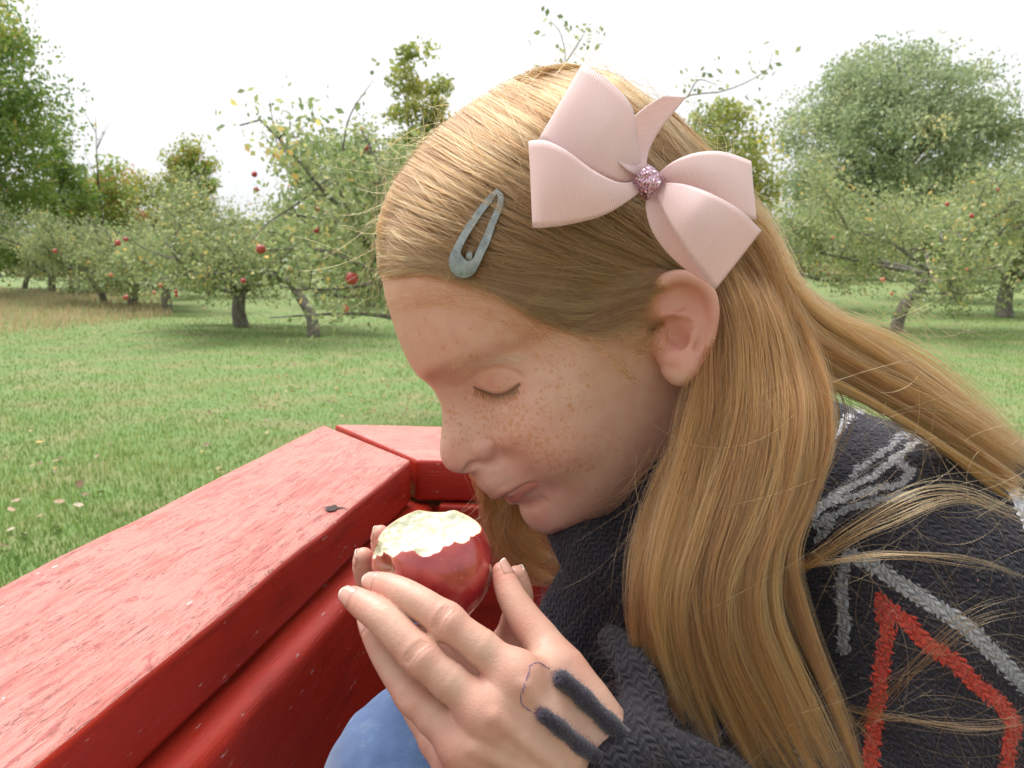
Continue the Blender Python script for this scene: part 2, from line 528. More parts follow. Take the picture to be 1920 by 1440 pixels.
def leaf_mat(name, stops): return blade_mat(name, stops)
LEAF_APPLE = leaf_mat('apple_leaves', [(0, (0.138, 0.196, 0.077)), (.45, (0.302, 0.366, 0.155)), (.8, (0.475, 0.493, 0.240)), (.93, (0.767, 0.645, 0.223)), (1, (0.800, 0.509, 0.171))])
LEAF_MAPLE = leaf_mat('maple_leaves', [(0, (0.094, 0.179, 0.038)), (.5, (0.226, 0.341, 0.072)), (.85, (0.415, 0.439, 0.101)), (1, (0.716, 0.439, 0.118))])
LEAF_GREY = leaf_mat('willow_leaves', [(0, (0.205, 0.284, 0.152)), (.5, (0.398, 0.467, 0.260)), (.9, (0.614, 0.621, 0.357)), (1, (0.800, 0.657, 0.285))])
LEAF_RED = leaf_mat('autumn_leaves_red', [(0, (0.148, 0.304, 0.056)), (.4, (0.326, 0.456, 0.094)), (.75, (0.503, 0.330, 0.113)), (1, (0.622, 0.254, 0.113))])
LEAF_YEL = leaf_mat('autumn_leaves_yellow', [(0, (0.140, 0.211, 0.047)), (.5, (0.374, 0.406, 0.094)), (1, (0.749, 0.585, 0.125))])

def leaves_mesh(P, size, rg, droop=.3):
    n = len(P)
    d = rg.normal(0, 1, (n, 3)); d[:, 2] -= droop; d /= np.linalg.norm(d, axis=1)[:, None]
    u = np.cross(d, rg.normal(0, 1, (n, 3))); u /= np.linalg.norm(u, axis=1)[:, None]
    nn = np.cross(d, u)
    s = size * rg.uniform(.6, 1.3, n)[:, None]
    v = np.stack([P - d * s * .5, P + u * s * .30 + nn * s * .06, P + d * s * .55, P - u * s * .30 + nn * s * .06], 1).reshape(-1, 3)
    return v, np.arange(4 * n).reshape(n, 4)

class Wood:
    def __init__(self): self.v = []; self.f = []; self.tips = []
    def branch(self, pts, r0, r1, nseg=6):
        v, f = tube(pts, np.linspace(r0, r1, len(pts)), nseg, caps=True)
        o = len(self.v); self.v += v; self.f += [tuple(i + o for i in q) for q in f]

def grow(seed, height, spread, r0, lean=(0, 0), fork=.35, nmain=5, droop=.25, sub=4, twigs=5, nseg=7, upright=.5, trunk_h=None):
    """spreading orchard tree: short trunk, crooked limbs, twigs -> wood, list of twig points"""
    rg = np.random.default_rng(seed); w = Wood(); tw = []
    th = trunk_h or height * fork
    tp = np.array([[0, 0, -.1], [lean[0] * .2, lean[1] * .2, th * .35], [lean[0] * .6, lean[1] * .6, th * .7], [lean[0], lean[1], th]])
    tp[1:3, :2] += rg.normal(0, .04, (2, 2))
    w.branch(catmull(tp, 9), r0 * 1.25, r0 * .8, 10)
    def crook(a, b, n, amp):
        p = catmull([a, a * .6 + b * .4 + rg.normal(0, amp, 3), a * .25 + b * .75 + rg.normal(0, amp, 3), b], n); return p
    top = tp[-1]
    for i in range(nmain):
        az = 2 * math.pi * (i + rg.uniform(-.3, .3)) / nmain
        L = spread * rg.uniform(.7, 1.1); up = (height - th) * rg.uniform(.25, 1.0) * upright * 1.6
        start = tp[2] * .4 + top * .6 + rg.normal(0, .02, 3)
        end = start + np.array([math.cos(az) * L, math.sin(az) * L, up - droop * L * rg.uniform(0, .6)])
        end[2] = max(end[2], .7)
        m = crook(start, end, 12, .14 * L * .5)
        rm = r0 * rg.uniform(.42, .62)
        w.branch(m, rm, rm * .22, nseg); tw += list(m[7:])
        for j in range(sub):
            t = rg.uniform(.25, .95); a = m[int(t * 11)]
            d = rg.normal(0, 1, 3); d[2] = abs(d[2]) * .8 + rg.uniform(-.5, .5); d /= np.linalg.norm(d)
            out = (a - top); out[2] *= .3; out /= np.linalg.norm(out) + 1e-6
            L2 = spread * rg.uniform(.28, .55)
            b = a + (d * .75 + out * .45) * L2; b[2] = np.clip(b[2], .55, height)
            m2 = crook(a, b, 8, .10 * L2); w.branch(m2, rm * .38, rm * .10, 5); tw += list(m2[2:])
            for k in range(twigs):
                a2 = m2[int(rg.uniform(.2, 1) * 7)]; d2 = rg.normal(0, 1, 3); d2[2] += .35; d2 /= np.linalg.norm(d2)
                b2 = a2 + d2 * L2 * rg.uniform(.25, .6); b2[2] = np.clip(b2[2], .4, height * 1.03)
                m3 = crook(a2, b2, 5, .06 * L2); w.branch(m3, rm * .12, rm * .04, 3); tw += list(m3[1:])
    return w, np.array(tw), rg

def tree_obj(name, loc, w, wood_mat, lv, lf, leaf_mat_, label, group, rot=0, sc=1.0, tone=None, wood_name='trunk'):
    root = empty(name, loc); root.rotation_euler = (0, 0, rot); root.scale = (sc, sc, sc)
    a = mesh_obj(wood_name, np.array(w.v), w.f, wood_mat, None, loc=(0, 0, 0)); a.parent = root
    b = mesh_obj('crown', lv, lf, leaf_mat_, None, smooth=False, loc=(0, 0, 0)); b.parent = root
    vattr(b, 'tone', np.repeat(tone, 4)); b['kind'] = 'stuff'
    props(root, label, 'tree', group)
    return root

def tree_copy(src, loc, rot, sc, label, group=None):
    r = src.copy(); COL.objects.link(r); r.location = loc; r.rotation_euler = (0, 0, rot); r.scale = (sc, sc, sc * random.uniform(.92, 1.06))
    for ch in src.children:
        c = ch.copy(); COL.objects.link(c); c.parent = r
    props(r, label, 'tree', group)
    return r

def apple_tree(seed, n_leaves, leaf, **kw):
    w, tw, rg = grow(seed, **kw)
    pick = tw[rg.integers(0, len(tw), n_leaves)]
    P = pick + rg.normal(0, .10, (n_leaves, 3)) * kw['spread'] * .55
    P[:, 2] = np.maximum(P[:, 2], .35 + .2 * rg.random(n_leaves))
    lv, lf = leaves_mesh(P, leaf, rg)
    cl = np.sin(P[:, 0] * 3.1) * np.sin(P[:, 1] * 2.7 + 1) * np.sin(P[:, 2] * 3.3)
    tone = np.clip(rg.normal(.5, .2, n_leaves) + .18 * cl, 0, 1)
    return w, lv, lf, tone, tw

# near tree whose trunk stands behind the girl's head
gp = lambda px, d: (float(at_dist(px, d)), float(d), float(bumpy(at_dist(px, d), d)))
w, lv, lf, tn, TW0 = apple_tree(3, 26000, .056, height=3.7, spread=1.9, r0=.13, nmain=8, sub=6, twigs=6, droop=.45, fork=.28)
T0 = tree_obj('apple_tree', gp(900, 8.2), w, BARK, lv, lf, LEAF_APPLE, 'nearest apple tree, its crown spreading out on both sides behind the girl\'s head', 'apple trees of the orchard', tone=tn)
# orchard trees
w, lv, lf, tn, TW1 = apple_tree(8, 17000, .088, height=3.6, spread=2.6, r0=.15, nmain=7, sub=6, twigs=5, droop=.5, fork=.26)
A1 = tree_obj('apple_tree', gp(460, 20.5), w, BARK, lv, lf, LEAF_APPLE, 'apple tree with a stout grey trunk left of the girl\'s forehead', 'apple trees of the orchard', tone=tn)
w, lv, lf, tn, TW2 = apple_tree(15, 21000, .090, height=5.0, spread=3.3, r0=.115, lean=(.9, .2), nmain=9, sub=6, twigs=5, droop=.45, fork=.27)
A2 = tree_obj('apple_tree', gp(1672, 19.0), w, BARK, lv, lf, LEAF_APPLE, 'leaning apple tree with long crooked bare limbs right of the girl', 'apple trees of the orchard', tone=tn)
for (src, px, d, rot, sc, lb) in (
  (A2, 592, 18.0, 2.2, .92, 'apple tree close behind the girl\'s forehead, its trunk beside a low branch'),
  (A1, 322, 27, 1.0, 1.0, 'apple tree with a thick short trunk third from the left of the near row'),
  (A1, 255, 30, 2.7, 1.0, 'apple tree with a forked trunk left of the thick short trunk'),
  (A2, 206, 31, 4.0, .9, 'slim apple tree between the dead tree and the forked trunk'),
  (A1, 112, 42, 5.0, 1.05, 'small distant apple tree in front of the maple'),
  (A2, 60, 45, .6, 1.0, 'farthest apple tree at the left edge beside the dry grass'),
  (A1, 400, 36, 3.5, 1.1, 'apple tree in the row behind, below the red and yellow tree'),
  (A1, 1875, 25, 4.1, 1.35, 'apple tree at the right edge with a dark upright trunk'),
  (A2, 1500, 27, 1.7, 1.1, 'apple tree behind the bow, right of the girl\'s head'),
  (A1, 1780, 34, 2.0, 1.5, 'apple tree in the row behind the leaning one'),
  (A1, 700, 30, .3, 1.15, 'apple tree in the row behind, seen past the girl\'s brow')):
    tree_copy(src, gp(px, d), rot, sc, lb, 'apple trees of the orchard')

def cloud_tree(name, seed, loc, height, rad, crown_z, mat, label, n_clump, per, leaf, trunk_r, squash=1.0, clump=.16, shape='round', group='trees beyond the orchard', tone_shift=None):
    rg = np.random.default_rng(seed); w = Wood()
    top = np.array([0, 0, height * .8]); tr = catmull([[0, 0, -.2], [.1, 0, height * .3], [-.1, .1, height * .6], top], 10)
    w.branch(tr, trunk_r, trunk_r * .2, 8)
    C_ = []
    while len(C_) < n_clump:
        p = rg.uniform(-1, 1, 3); r = np.linalg.norm(p)
        if r > 1 or r < .35: continue
        if shape == 'cone' and np.hypot(p[0], p[1]) > .25 + .75 * (1 - (p[2] + 1) / 2): continue
        C_.append(p)
    C_ = np.array(C_) * np.array([rad, rad, (height - crown_z) / 2 * squash]); C_[:, 2] += (height + crown_z) / 2
    for c in C_[::2]:
        a = tr[min(9, int(np.clip(c[2] / height * 9, 2, 8)))]
        w.branch(catmull([a, a * .5 + c * .5 + rg.normal(0, .05 * rad, 3), c], 6), trunk_r * .22, trunk_r * .04, 4)
    P = np.repeat(C_, per, 0); s = clump * rad * rg.uniform(.6, 1.4, len(C_)).repeat(per)[:, None]
    q = rg.normal(0, 1, P.shape); q /= np.linalg.norm(q, axis=1)[:, None]; q *= rg.random((len(P), 1))**.4 * 1.7
    P = P + q * s * np.array([1, 1, .75])
    lv, lf = leaves_mesh(P, leaf, rg)
    tone = np.clip(rg.normal(.45, .16, len(P)) + rg.normal(0, .14, len(C_)).repeat(per) + (0 if tone_shift is None else tone_shift(P)), 0, 1)
    return tree_obj(name, loc, w, BARK2, lv, lf, mat, label, group, tone=tone)

cloud_tree('maple_tree', 5, gp(-40, 36), 12.5, 3.9, .9, LEAF_MAPLE, 'tall dense green maple cut off by the left edge', 230, 170, .19, .25, clump=.17)
cloud_tree('maple_tree', 6, gp(-190, 40), 13.5, 4.6, 1.5, LEAF_MAPLE, 'second green maple behind the first, mostly outside the left edge', 150, 130, .21, .25, clump=.18)
cloud_tree('green_tree', 7, gp(146, 40), 6.8, 1.2, 1.5, LEAF_MAPLE, 'small ragged green tree right of the tall maple', 60, 105, .18, .12, clump=.25)
cloud_tree('autumn_tree', 9, gp(215, 44), 6.2, 1.7, 1.0, LEAF_RED, 'low tree turning red behind the dead tree', 69, 115, .18, .10, clump=.24)
cloud_tree('autumn_tree', 10, gp(362, 46), 7.6, 1.9, 1.0, LEAF_YEL, 'yellow and red autumn tree rising above the orchard row', 90, 125, .18, .12, clump=.22, shape='cone', tone_shift=None)
cloud_tree('autumn_tree', 12, gp(385, 46.8), 7.2, 1.0, 3.5, LEAF_RED, 'red-leaved top beside the yellow autumn tree', 36, 105, .18, .08, clump=.28)
cloud_tree('autumn_tree', 13, gp(280, 47), 5.6, 1.8, 1.0, LEAF_YEL, 'low yellow-green tree between the dead tree and the autumn tree', 66, 115, .18, .1, clump=.24)
cloud_tree('poplar_tree', 14, gp(790, 36), 9.8, 1.35, 2, LEAF_YEL, 'slender yellow-green tree rising behind the girl\'s brow', 84, 125, .18, .12, clump=.24)
cloud_tree('orange_tree', 16, gp(1345, 34), 7.3, 1.9, 1.0, LEAF_YEL, 'olive and orange tree just behind the bow', 90, 125, .18, .12, clump=.22)
cloud_tree('green_tree', 18, gp(640, 40), 7.0, 1.9, 1.0, LEAF_MAPLE, 'green tree behind the near apple tree left of the girl', 75, 115, .18, .12, clump=.24)
cloud_tree('willow_tree', 17, gp(1655, 62), 15.3, 7.6, 2.0, LEAF_GREY, 'big round grey-green willow standing behind the right-hand orchard row', 420, 150, .27, .4, clump=.12)
cloud_tree('willow_tree', 19, gp(1930, 70), 10.5, 4.0, 1.5, LEAF_GREY, 'lower grey-green tree behind the right edge', 90, 120, .26, .3, clump=.2)

# dead bare tree
def dead_tree():
    rg = np.random.default_rng(4); w = Wood(); H = 7.9
    tr = catmull([[0, 0, 0], [.05, 0, 3], [-.05, 0, 5.5], [.02, 0, H]], 12); w.branch(tr, .09, .008, 6)
    root = empty('dead_tree', gp(211, 41)); props(root, 'thin bare dead tree standing against the sky', 'tree')
    a = mesh_obj('trunk', np.array(w.v), w.f, BARK2, None, loc=(0, 0, 0)); a.parent = root
    for i in range(11):
        s = tr[int(rg.uniform(4, 11))]; az = rg.uniform(0, 6.28); L = rg.uniform(.5, 1.3)
        e = s + np.array([math.cos(az) * L * .5, math.sin(az) * L * .5, L]); wb = Wood()
        wb.branch(catmull([s, (s + e) / 2 + rg.normal(0, .05, 3), e], 6), .022, .004, 4)
        b = mesh_obj('branch', np.array(wb.v), wb.f, BARK2, None, loc=(0, 0, 0)); b.parent = root
dead_tree()

# far hedge line closing the orchard
def hedge():
    rg = np.random.default_rng(77); n = 40000
    x = rg.uniform(-130, 130, n); y = 74 + rg.normal(0, 2.5, n)
    h = 2.6 + 1.2 * np.sin(x * .21) + .8 * np.sin(x * .57 + 1)
    P = np.stack([x, y, rg.random(n)**.8 * h], 1)
    lv, lf = leaves_mesh(P, .55, rg)
    o = mesh_obj('far_woods', lv, lf, leaf_mat('far_leaves', [(0, (.06, .09, .03)), (.5, (.13, .16, .05)), (.85, (.24, .20, .06)), (1, (.30, .13, .05))]), smooth=False)
    vattr(o, 'tone', np.repeat(np.clip(.45 + .25 * np.sin(x * .3) + rg.normal(0, .2, n), 0, 1), 4))
    props(o, 'far low line of bushes closing off the orchard', 'woods', kind='stuff')
hedge()

# twigs of the near tree that stick up above her head, and its long limb to the left with apples
def near_limbs():
    rg = np.random.default_rng(12); d = 7.2
    def Wd(px, py, dd=d): return W(px, py, dd)
    items = [('branch', [(760, 600), (700, 590), (640, 588), (560, 592), (505, 596)], .022, .006), ('branch', [(720, 520), (660, 490), (600, 468), (540, 466), (495, 470)], .024, .006),
             ('branch', [(700, 300), (660, 320), (620, 345), (585, 360)], .012, .004), ('branch', [(1040, 160), (1060, 110), (1050, 60), (1030, 38)], .008, .002), ('branch', [(1062, 115), (1085, 80), (1105, 45)], .006, .002),
             ('branch', [(1230, 230), (1290, 180), (1360, 170), (1440, 130), (1448, 100)], .009, .002), ('branch', [(1290, 180), (1310, 150), (1345, 160)], .006, .002), ('branch', [(1300, 230), (1360, 235), (1420, 190)], .007, .002),
             ('branch', [(560, 350), (520, 270), (505, 185)], .010, .002), ('branch', [(640, 300), (655, 220), (700, 150)], .010, .002), ('branch', [(620, 330), (560, 380), (500, 420), (470, 455)], .014, .004)]
    P = []
    inv = T0.matrix_world
    for nm, pts, r0, r1 in items:
        q = catmull([Wd(*p, d + rg.normal(0, .08)) for p in pts], 12); wb = Wood(); wb.branch(q, r0, r1, 6)
        o = mesh_obj(nm, np.array(wb.v) - np.array(T0.location), wb.f, BARK, None, loc=(0, 0, 0)); o.parent = T0
        n = 26 if pts[0][1] > 240 else 34
        P.append(q[rg.integers(2, 12, n)] + rg.normal(0, .10 if pts[0][1] > 240 else .09, (n, 3)))
    P = np.vstack(P); lv, lf = leaves_mesh(P, .06, rg)
    o = mesh_obj('leaf_sprays', lv - np.array(T0.location), lf, LEAF_APPLE, None, smooth=False, loc=(0, 0, 0)); o.parent = T0; o['kind'] = 'stuff'
    vattr(o, 'tone', rg.random(len(P)).repeat(4) * .8)
near_limbs()

# hanging apples
def hanging_apples():
    prof = [(0, .88), (.12, .80), (.25, .92), (.6, 1.0), (.9, .62), (1.0, .08), (.97, -.3), (.75, -.72), (.45, -.95), (.2, -.90), (0, -.80)]
    ns = 12; v, f = [], []
    for i, (r, z) in enumerate(prof):
        for j in range(ns): v.append((r * math.cos(2 * math.pi * j / ns) * .5, r * math.sin(2 * math.pi * j / ns) * .5, z * .46))
    for i in range(len(prof) - 1):
        for j in range(ns): f.append((i * ns + j, (i + 1) * ns + j, (i + 1) * ns + (j + 1) % ns, i * ns + (j + 1) % ns))
    m = Mat('hanging_apple_skin'); co = m.coord()
    m.set(Base_Color=m.mix(m.noise(co, 3, 3), (.30, .020, .028), (.50, .085, .06)), Roughness=.3)
    m2 = Mat('hanging_apple_orange'); m2.set(Base_Color=m2.mix(m2.noise(m2.coord(), 3, 3), (.50, .10, .05), (.55, .22, .10)), Roughness=.35)
    me = []
    for mm in (m, m2):
        q = bpy.data.meshes.new('apple'); q.from_pydata(v, [], f); q.polygons.foreach_set('use_smooth', [True] * len(q.polygons)); q.materials.append(mm.m); me.append(q)
    sv, sf = tube([(0, 0, .36), (.03, 0, .55), (.05, 0, .8)], [.03, .025, .03], 5); stem = bpy.data.meshes.new('stem'); stem.from_pydata([tuple(x) for x in sv], [], sf); stem.materials.append(BARK)
    spots = [(660, 523, 6.6, .098, 0, 'biggest hanging apple, touching the girl\'s hairline at the left'), (489, 468, 7.0, .078, 0, 'dark red apple at the tip of the long bare limb'),
             (648, 580, 7.0, .060, 1, 'orange apple above the low branch left of the girl\'s forehead'), (221, 456, 9, .062, 0, 'dark red apple hanging left of centre in the middle orchard row'),
             (236, 449, 9.1, .05, 0, 'smaller apple touching the dark red one in the left orchard row'), (456, 527, 9, .055, 0, 'apple hanging just above the stout grey trunk'),
             (103, 471, 10, .05, 0, 'lone apple hanging at far left above the dry grass'), (236, 558, 10, .055, 0, 'lowest apple hanging over the grass at left'),
             (593, 432, 7.4, .052, 0, 'apple in the leaves above the long bare limb'), (515, 289, 7.6, .048, 0, 'topmost apple of the near tree at left'), (534, 308, 7.6, .05, 0, 'apple just below the topmost one at left'),
             (686, 277, 7.4, .05, 0, 'apple beside the girl\'s windblown hair at upper left'), (477, 327, 7.6, .05, 0, 'apple at the left rim of the near tree\'s crown'), (480, 356, 7.6, .045, 0, 'pinkish apple under the one at the left rim of the crown'),
             (543, 505, 7.4, .055, 1, 'orange-red apple below the long bare limb'), (595, 392, 7.5, .04, 1, 'small orange apple amid the leaves of the near tree'),
             (208, 516, 11, .05, 1, 'orange apple over the left trunks'), (301, 535, 11, .05, 1, 'orange apple left of the thick short trunk'), (289, 549, 11, .045, 1, 'lower orange apple left of the thick short trunk'), (330, 547, 11, .05, 0, 'apple right of the thick short trunk'), (331, 554, 11, .045, 0, 'lower apple right of the thick short trunk'),
             (1776, 383, 12, .06, 0, 'upper of the red apples in the leaning tree at right'), (1822, 405, 12, .065, 0, 'lower of the red apples in the leaning tree at right'), (1655, 525, 12, .07, 1, 'pink apple low in the leaning tree at right'), (1672, 551, 12, .05, 1, 'lowest pink apple by the leaning trunk at right'), (1871, 356, 13, .045, 0, 'small red apple high at the right edge'), (1813, 505, 12, .045, 1, 'small apple among the right-hand limbs'),
             (1562, 446, 12, .04, 1, 'small orange apple in the leaves right of the bow')]
    for px, py, dd, sz, mi, lb in spots:
        o = bpy.data.objects.new('apple', me[mi]); link(o); o.location = tuple(W(px, py, dd)); o.scale = (sz, sz, sz)
        o.rotation_euler = (random.uniform(-.3, .3), random.uniform(-.3, .3), random.uniform(0, 6))
        props(o, lb, 'apple', 'apples hanging in the trees')
        s = bpy.data.objects.new('stem', stem); link(s, o)
hanging_apples()
# ================================================================== RED WAGON RAILS
RAIL_Z = CAM_Z - .178
wagon = empty('hay_wagon', (0.2, .4, 0))
props(wagon, 'weathered red painted wooden wagon whose corner rails frame the girl', 'wagon')
def paint_mat(name, worn, tone=1.0):
    """worn = how weathered the paint is (top faces) ; local X runs along the plank"""
    m = Mat(name); co = m.coord()
    st = m.mapping(co, (2.2, 26, 26))
    grain = m.noise(st, 9, 6, .7, .4); fine = m.noise(m.mapping(co, (6, 90, 90)), 12, 4, .7)
    blot = m.noise(m.mapping(co, (1.2, 3.5, 3.5)), 7, 5, .65)
    red = m.mix(blot, (.34 * tone, .018, .009), (.45 * tone, .034, .017))
    if worn:
        chalk_sheen = m.math('MULTIPLY', m.mrange(m.math('ADD', m.math('MULTIPLY', grain, .6), m.math('MULTIPLY', blot, .5)), .30, .58), .92 * worn)
        red = m.mix(chalk_sheen, red, (.57, .225, .185))  # chalky wear, with pale sky sheen painted into the pink as well
        scar = m.mrange(m.noise(m.mapping(co, (5, 16, 16), loc=(3, 1, 0)), 5, 6, .75, 1.2), .555, .62, 0, .75 * worn)
        red = m.mix(scar, red, (.30, .05, .045))
        crack = m.mrange(m.math('ABSOLUTE', m.math('SUBTRACT', m.noise(m.mapping(co, (3, 38, 38), loc=(.3, 2, 1)), 6, 4, .6, 1.5), .5)), .0, .022, .95 * worn, 0)
        red = m.mix(m.math('MULTIPLY', crack, m.mrange(m.noise(co, 14, 3), .38, .48)), red, (.06, .013, .010))
        white = m.mrange(m.noise(m.mapping(co, (14, 40, 40), loc=(7, 1, 3)), 4, 4, .6), .70, .73)
        red = m.mix(white, red, (.66, .58, .55))
    else:
        nick = m.mrange(m.noise(m.mapping(co, (14, 50, 50), loc=(5, 2, 0)), 5, 3), .68, .72)
        red = m.mix(nick, red, (.5, .26, .24))
        dirt = m.mrange(m.noise(m.mapping(co, (1.5, 6, 6), loc=(2, 4, 1)), 8, 5, .7), .5, .72, 0, .6)
        red = m.mix(dirt, red, (.17, .014, .012))
    m.set(Base_Color=red, Roughness=m.mrange(grain, .3, .7, .40 if worn else .26, .60 if worn else .52))
    h = m.math('ADD', m.math('MULTIPLY', grain, .7), m.math('MULTIPLY', fine, .35))
    m.set(Normal=m.bump(h, .85 if worn else .38, .0016))
    m.bsdf.inputs['Specular IOR Level'].default_value = .5 if worn else .32
    return m.m
PAINT_TOP = paint_mat('weathered_red_paint', 1.0)
PAINT_SIDE = paint_mat('glossy_red_paint', 0.0)

def plank(name, poly, z_top, thick, mat_top, mat_side, bev=.004, parent=None, segs=2, rough_edge=.0012, seed=0, nx=60):
    """horizontal-top plank from a 4-corner plan polygon (far outer, far inner, near inner, near outer); local X along its inner edge"""
    P = np.array([p[:2] for p in poly]); xd = P[1] - P[2]; xd = xd / np.linalg.norm(xd); ang = math.atan2(xd[1], xd[0])
    org = P.mean(0); Rm = np.array([[math.cos(-ang), -math.sin(-ang)], [math.sin(-ang), math.cos(-ang)]])
    L = (P - org) @ Rm.T
    bm = bmesh.new()
    top = [bm.verts.new((x, y, 0)) for x, y in L]; bot = [bm.verts.new((x, y, -thick)) for x, y in L]
    n = len(L); ft = bm.faces.new(top); fb = bm.faces.new(bot[::-1])
    for i in range(n): bm.faces.new((top[(i + 1) % n], top[i], bot[i], bot[(i + 1) % n]))
    bmesh.ops.recalc_face_normals(bm, faces=bm.faces)
    le = [e for e in bm.edges if abs((e.verts[0].co - e.verts[1].co).length) > .3]
    if nx: bmesh.ops.subdivide_edges(bm, edges=le, cuts=nx, use_grid_fill=True)
    sharp = [e for e in bm.edges if len(e.link_faces) == 2 and e.calc_face_angle(0) > .6]
    bmesh.ops.bevel(bm, geom=sharp, offset=bev, segments=segs, affect='EDGES', profile=.6)
    for v in bm.verts:
        nz = mnoise.fractal(Vector((v.co.x * 9 + seed, v.co.y * 30, v.co.z * 30)), 1, 2, 3)
        v.co.z += nz * rough_edge; v.co.y += mnoise.noise(Vector((v.co.x * 14 + seed, v.co.z * 20, 4.0))) * rough_edge
    me = bpy.data.meshes.new(name); bm.normal_update()
    me.materials.append(mat_top); me.materials.append(mat_side)
    for f in bm.faces: f.material_index = 0 if f.normal.z > .5 else 1; f.smooth = True
    bm.to_mesh(me); bm.free()
    o = bpy.data.objects.new(name, me); COL.objects.link(o); o.parent = parent or wagon
    pl = np.array((parent or wagon).location)
    o.location = tuple(np.array([org[0], org[1], z_top]) - pl); o.rotation_euler = (0, 0, ang)
    return o

g = lambda px, py, z=RAIL_Z: ground_pt(px, py, z)
of, inf = g(607, 795), g(770, 862)
on_, inn = g(0, 1075), g(60, 1440)
def ext(a, b, k): return a + (b - a) * k
left_dir = (inn - inf) / np.linalg.norm((inn - inf)[:2])
rail_L = [of, inf, inf + left_dir * 1.4, of + left_dir * 1.55]
print('RAILW', np.linalg.norm(np.cross((of - inf)[:2], left_dir[:2])), left_dir, of, inf, on_)
plank('top_rail', rail_L, RAIL_Z, .038, PAINT_TOP, PAINT_SIDE, seed=1)
fo, fi = g(627, 793), g(781, 859)
ro, ri = g(1900, 822), g(1900, 905)
rd = (ro - fo) / np.linalg.norm((ro - fo)[:2])
fw = .14 * np.array([rd[1], -rd[0], 0])
far_in0 = fi; far_in1 = fi + rd * 1.5
rail_F = [fo + rd * 1.5, far_in1, far_in0, fo]
plank('top_rail', rail_F, RAIL_Z - .001, .038, PAINT_TOP, PAINT_SIDE, seed=5)
# boards below the rails, set a little further in, with rounded upper edges
nL = np.array([-left_dir[1], left_dir[0], 0]); nL = nL if nL[0] > 0 else -nL          # points into the wagon
a0 = inf + nL * .018 - left_dir * .030; a1 = inf + left_dir * 1.4 + nL * .018
plank('side_board', [a0 - nL * .05, a0, a1, a1 - nL * .05], RAIL_Z - .0425, .30, PAINT_SIDE, PAINT_SIDE, bev=.013, segs=5, rough_edge=0, seed=9, nx=0)
nF = np.array([rd[1], -rd[0], 0]); nF = nF if nF[1] < 0 else -nF
b0 = fi + nF * .006 + rd * .020; b1 = fi + nF * .006 + rd * 1.5
plank('side_board', [b1 - nF * .05, b1, b0, b0 - nF * .05], RAIL_Z - .0405, .30, PAINT_SIDE, PAINT_SIDE, bev=.004, segs=4, rough_edge=0, seed=13, nx=0)
# filler post added behind the joint of the boards to darken the gap
cp = fi - nF * .040 + rd * .004; pz = RAIL_Z - .046
pv = []
for z_ in (pz, 1.14):
    for sx_, sy_ in ((-1, -1), (1, -1), (1, 1), (-1, 1)): pv.append(cp * np.array([1, 1, 0]) + rd * .032 * sx_ + nF * .030 * sy_ + np.array([0, 0, z_]))
mesh_obj('gap_filler', np.array(pv), [(0, 1, 2, 3), (7, 6, 5, 4), (0, 4, 5, 1), (1, 5, 6, 2), (2, 6, 7, 3), (3, 7, 4, 0)], PAINT_SIDE, wagon, smooth=False)
# plank floor of the wagon
fl = Mat('floor_planks'); fl.set(Base_Color=fl.mix(fl.noise(fl.mapping(fl.coord(), (1, 12, 1)), 6, 4), (.16, .10, .07), (.28, .19, .13)), Roughness=.8)
for i in range(10):
    y0 = -.72 + i * .152
    v = [(-.9, y0, 1.13), (1.3, y0, 1.13), (1.3, y0 + .147, 1.13), (-.9, y0 + .147, 1.13)]; v += [(x, y, z - .03) for x, y, z in v]
    v = [(x + .1, y + .5 - .05, z) for x, y, z in v]
    mesh_obj('floor_plank', v, [(0, 1, 2, 3), (7, 6, 5, 4), (0, 4, 5, 1), (1, 5, 6, 2), (2, 6, 7, 3), (3, 7, 4, 0)], fl.m, wagon, smooth=False)
# knot hole on the left rail
kn = Mat('knot_dark'); kn.set(Base_Color=(.035, .018, .014), Roughness=.8)
c0 = g(622, 952, RAIL_Z + .0012)
kv = [tuple(c0 + np.array([math.cos(a) * .0065 * (1 + .45 * math.sin(5 * a + 1) + .3 * math.sin(9 * a)), math.sin(a) * .006 * (1 + .4 * math.cos(4 * a)), 0])) for a in np.linspace(0, 2 * math.pi, 28, endpoint=False)]
mesh_obj('knot', kv, [tuple(range(28))], kn.m, wagon, smooth=False)
# ================================================================== PERSON: head
# head frame: x to the back of the photo's right, y up, s towards the camera; mm
PHI = R(14)
HO = C(1000, 600, 0.5)
EX = np.array([math.cos(PHI), 0, math.sin(PHI)]); EY = np.array([0, 1.0, 0]); ES = np.array([math.sin(PHI), 0, -math.cos(PHI)])

def hp(px, py, s):
    a, b = (px - 960) / F_PX, -(py - 720) / F_PX
    d = (s * 1e-3 + HO @ ES) / (a * ES[0] + ES[2])
    P = np.array([a * d, b * d, d]) - HO
    return np.array([P @ EX * 1e3, P[1] * 1e3, s])

def h2c(v):
    v = np.asarray(v, float) * 1e-3
    return HO + v[..., 0:1] * EX + v[..., 1:2] * EY + v[..., 2:3] * ES

def c2h(p):
    q = np.asarray(p, float) - HO
    return np.stack([q @ EX, q @ EY, q @ ES], -1) * 1e3

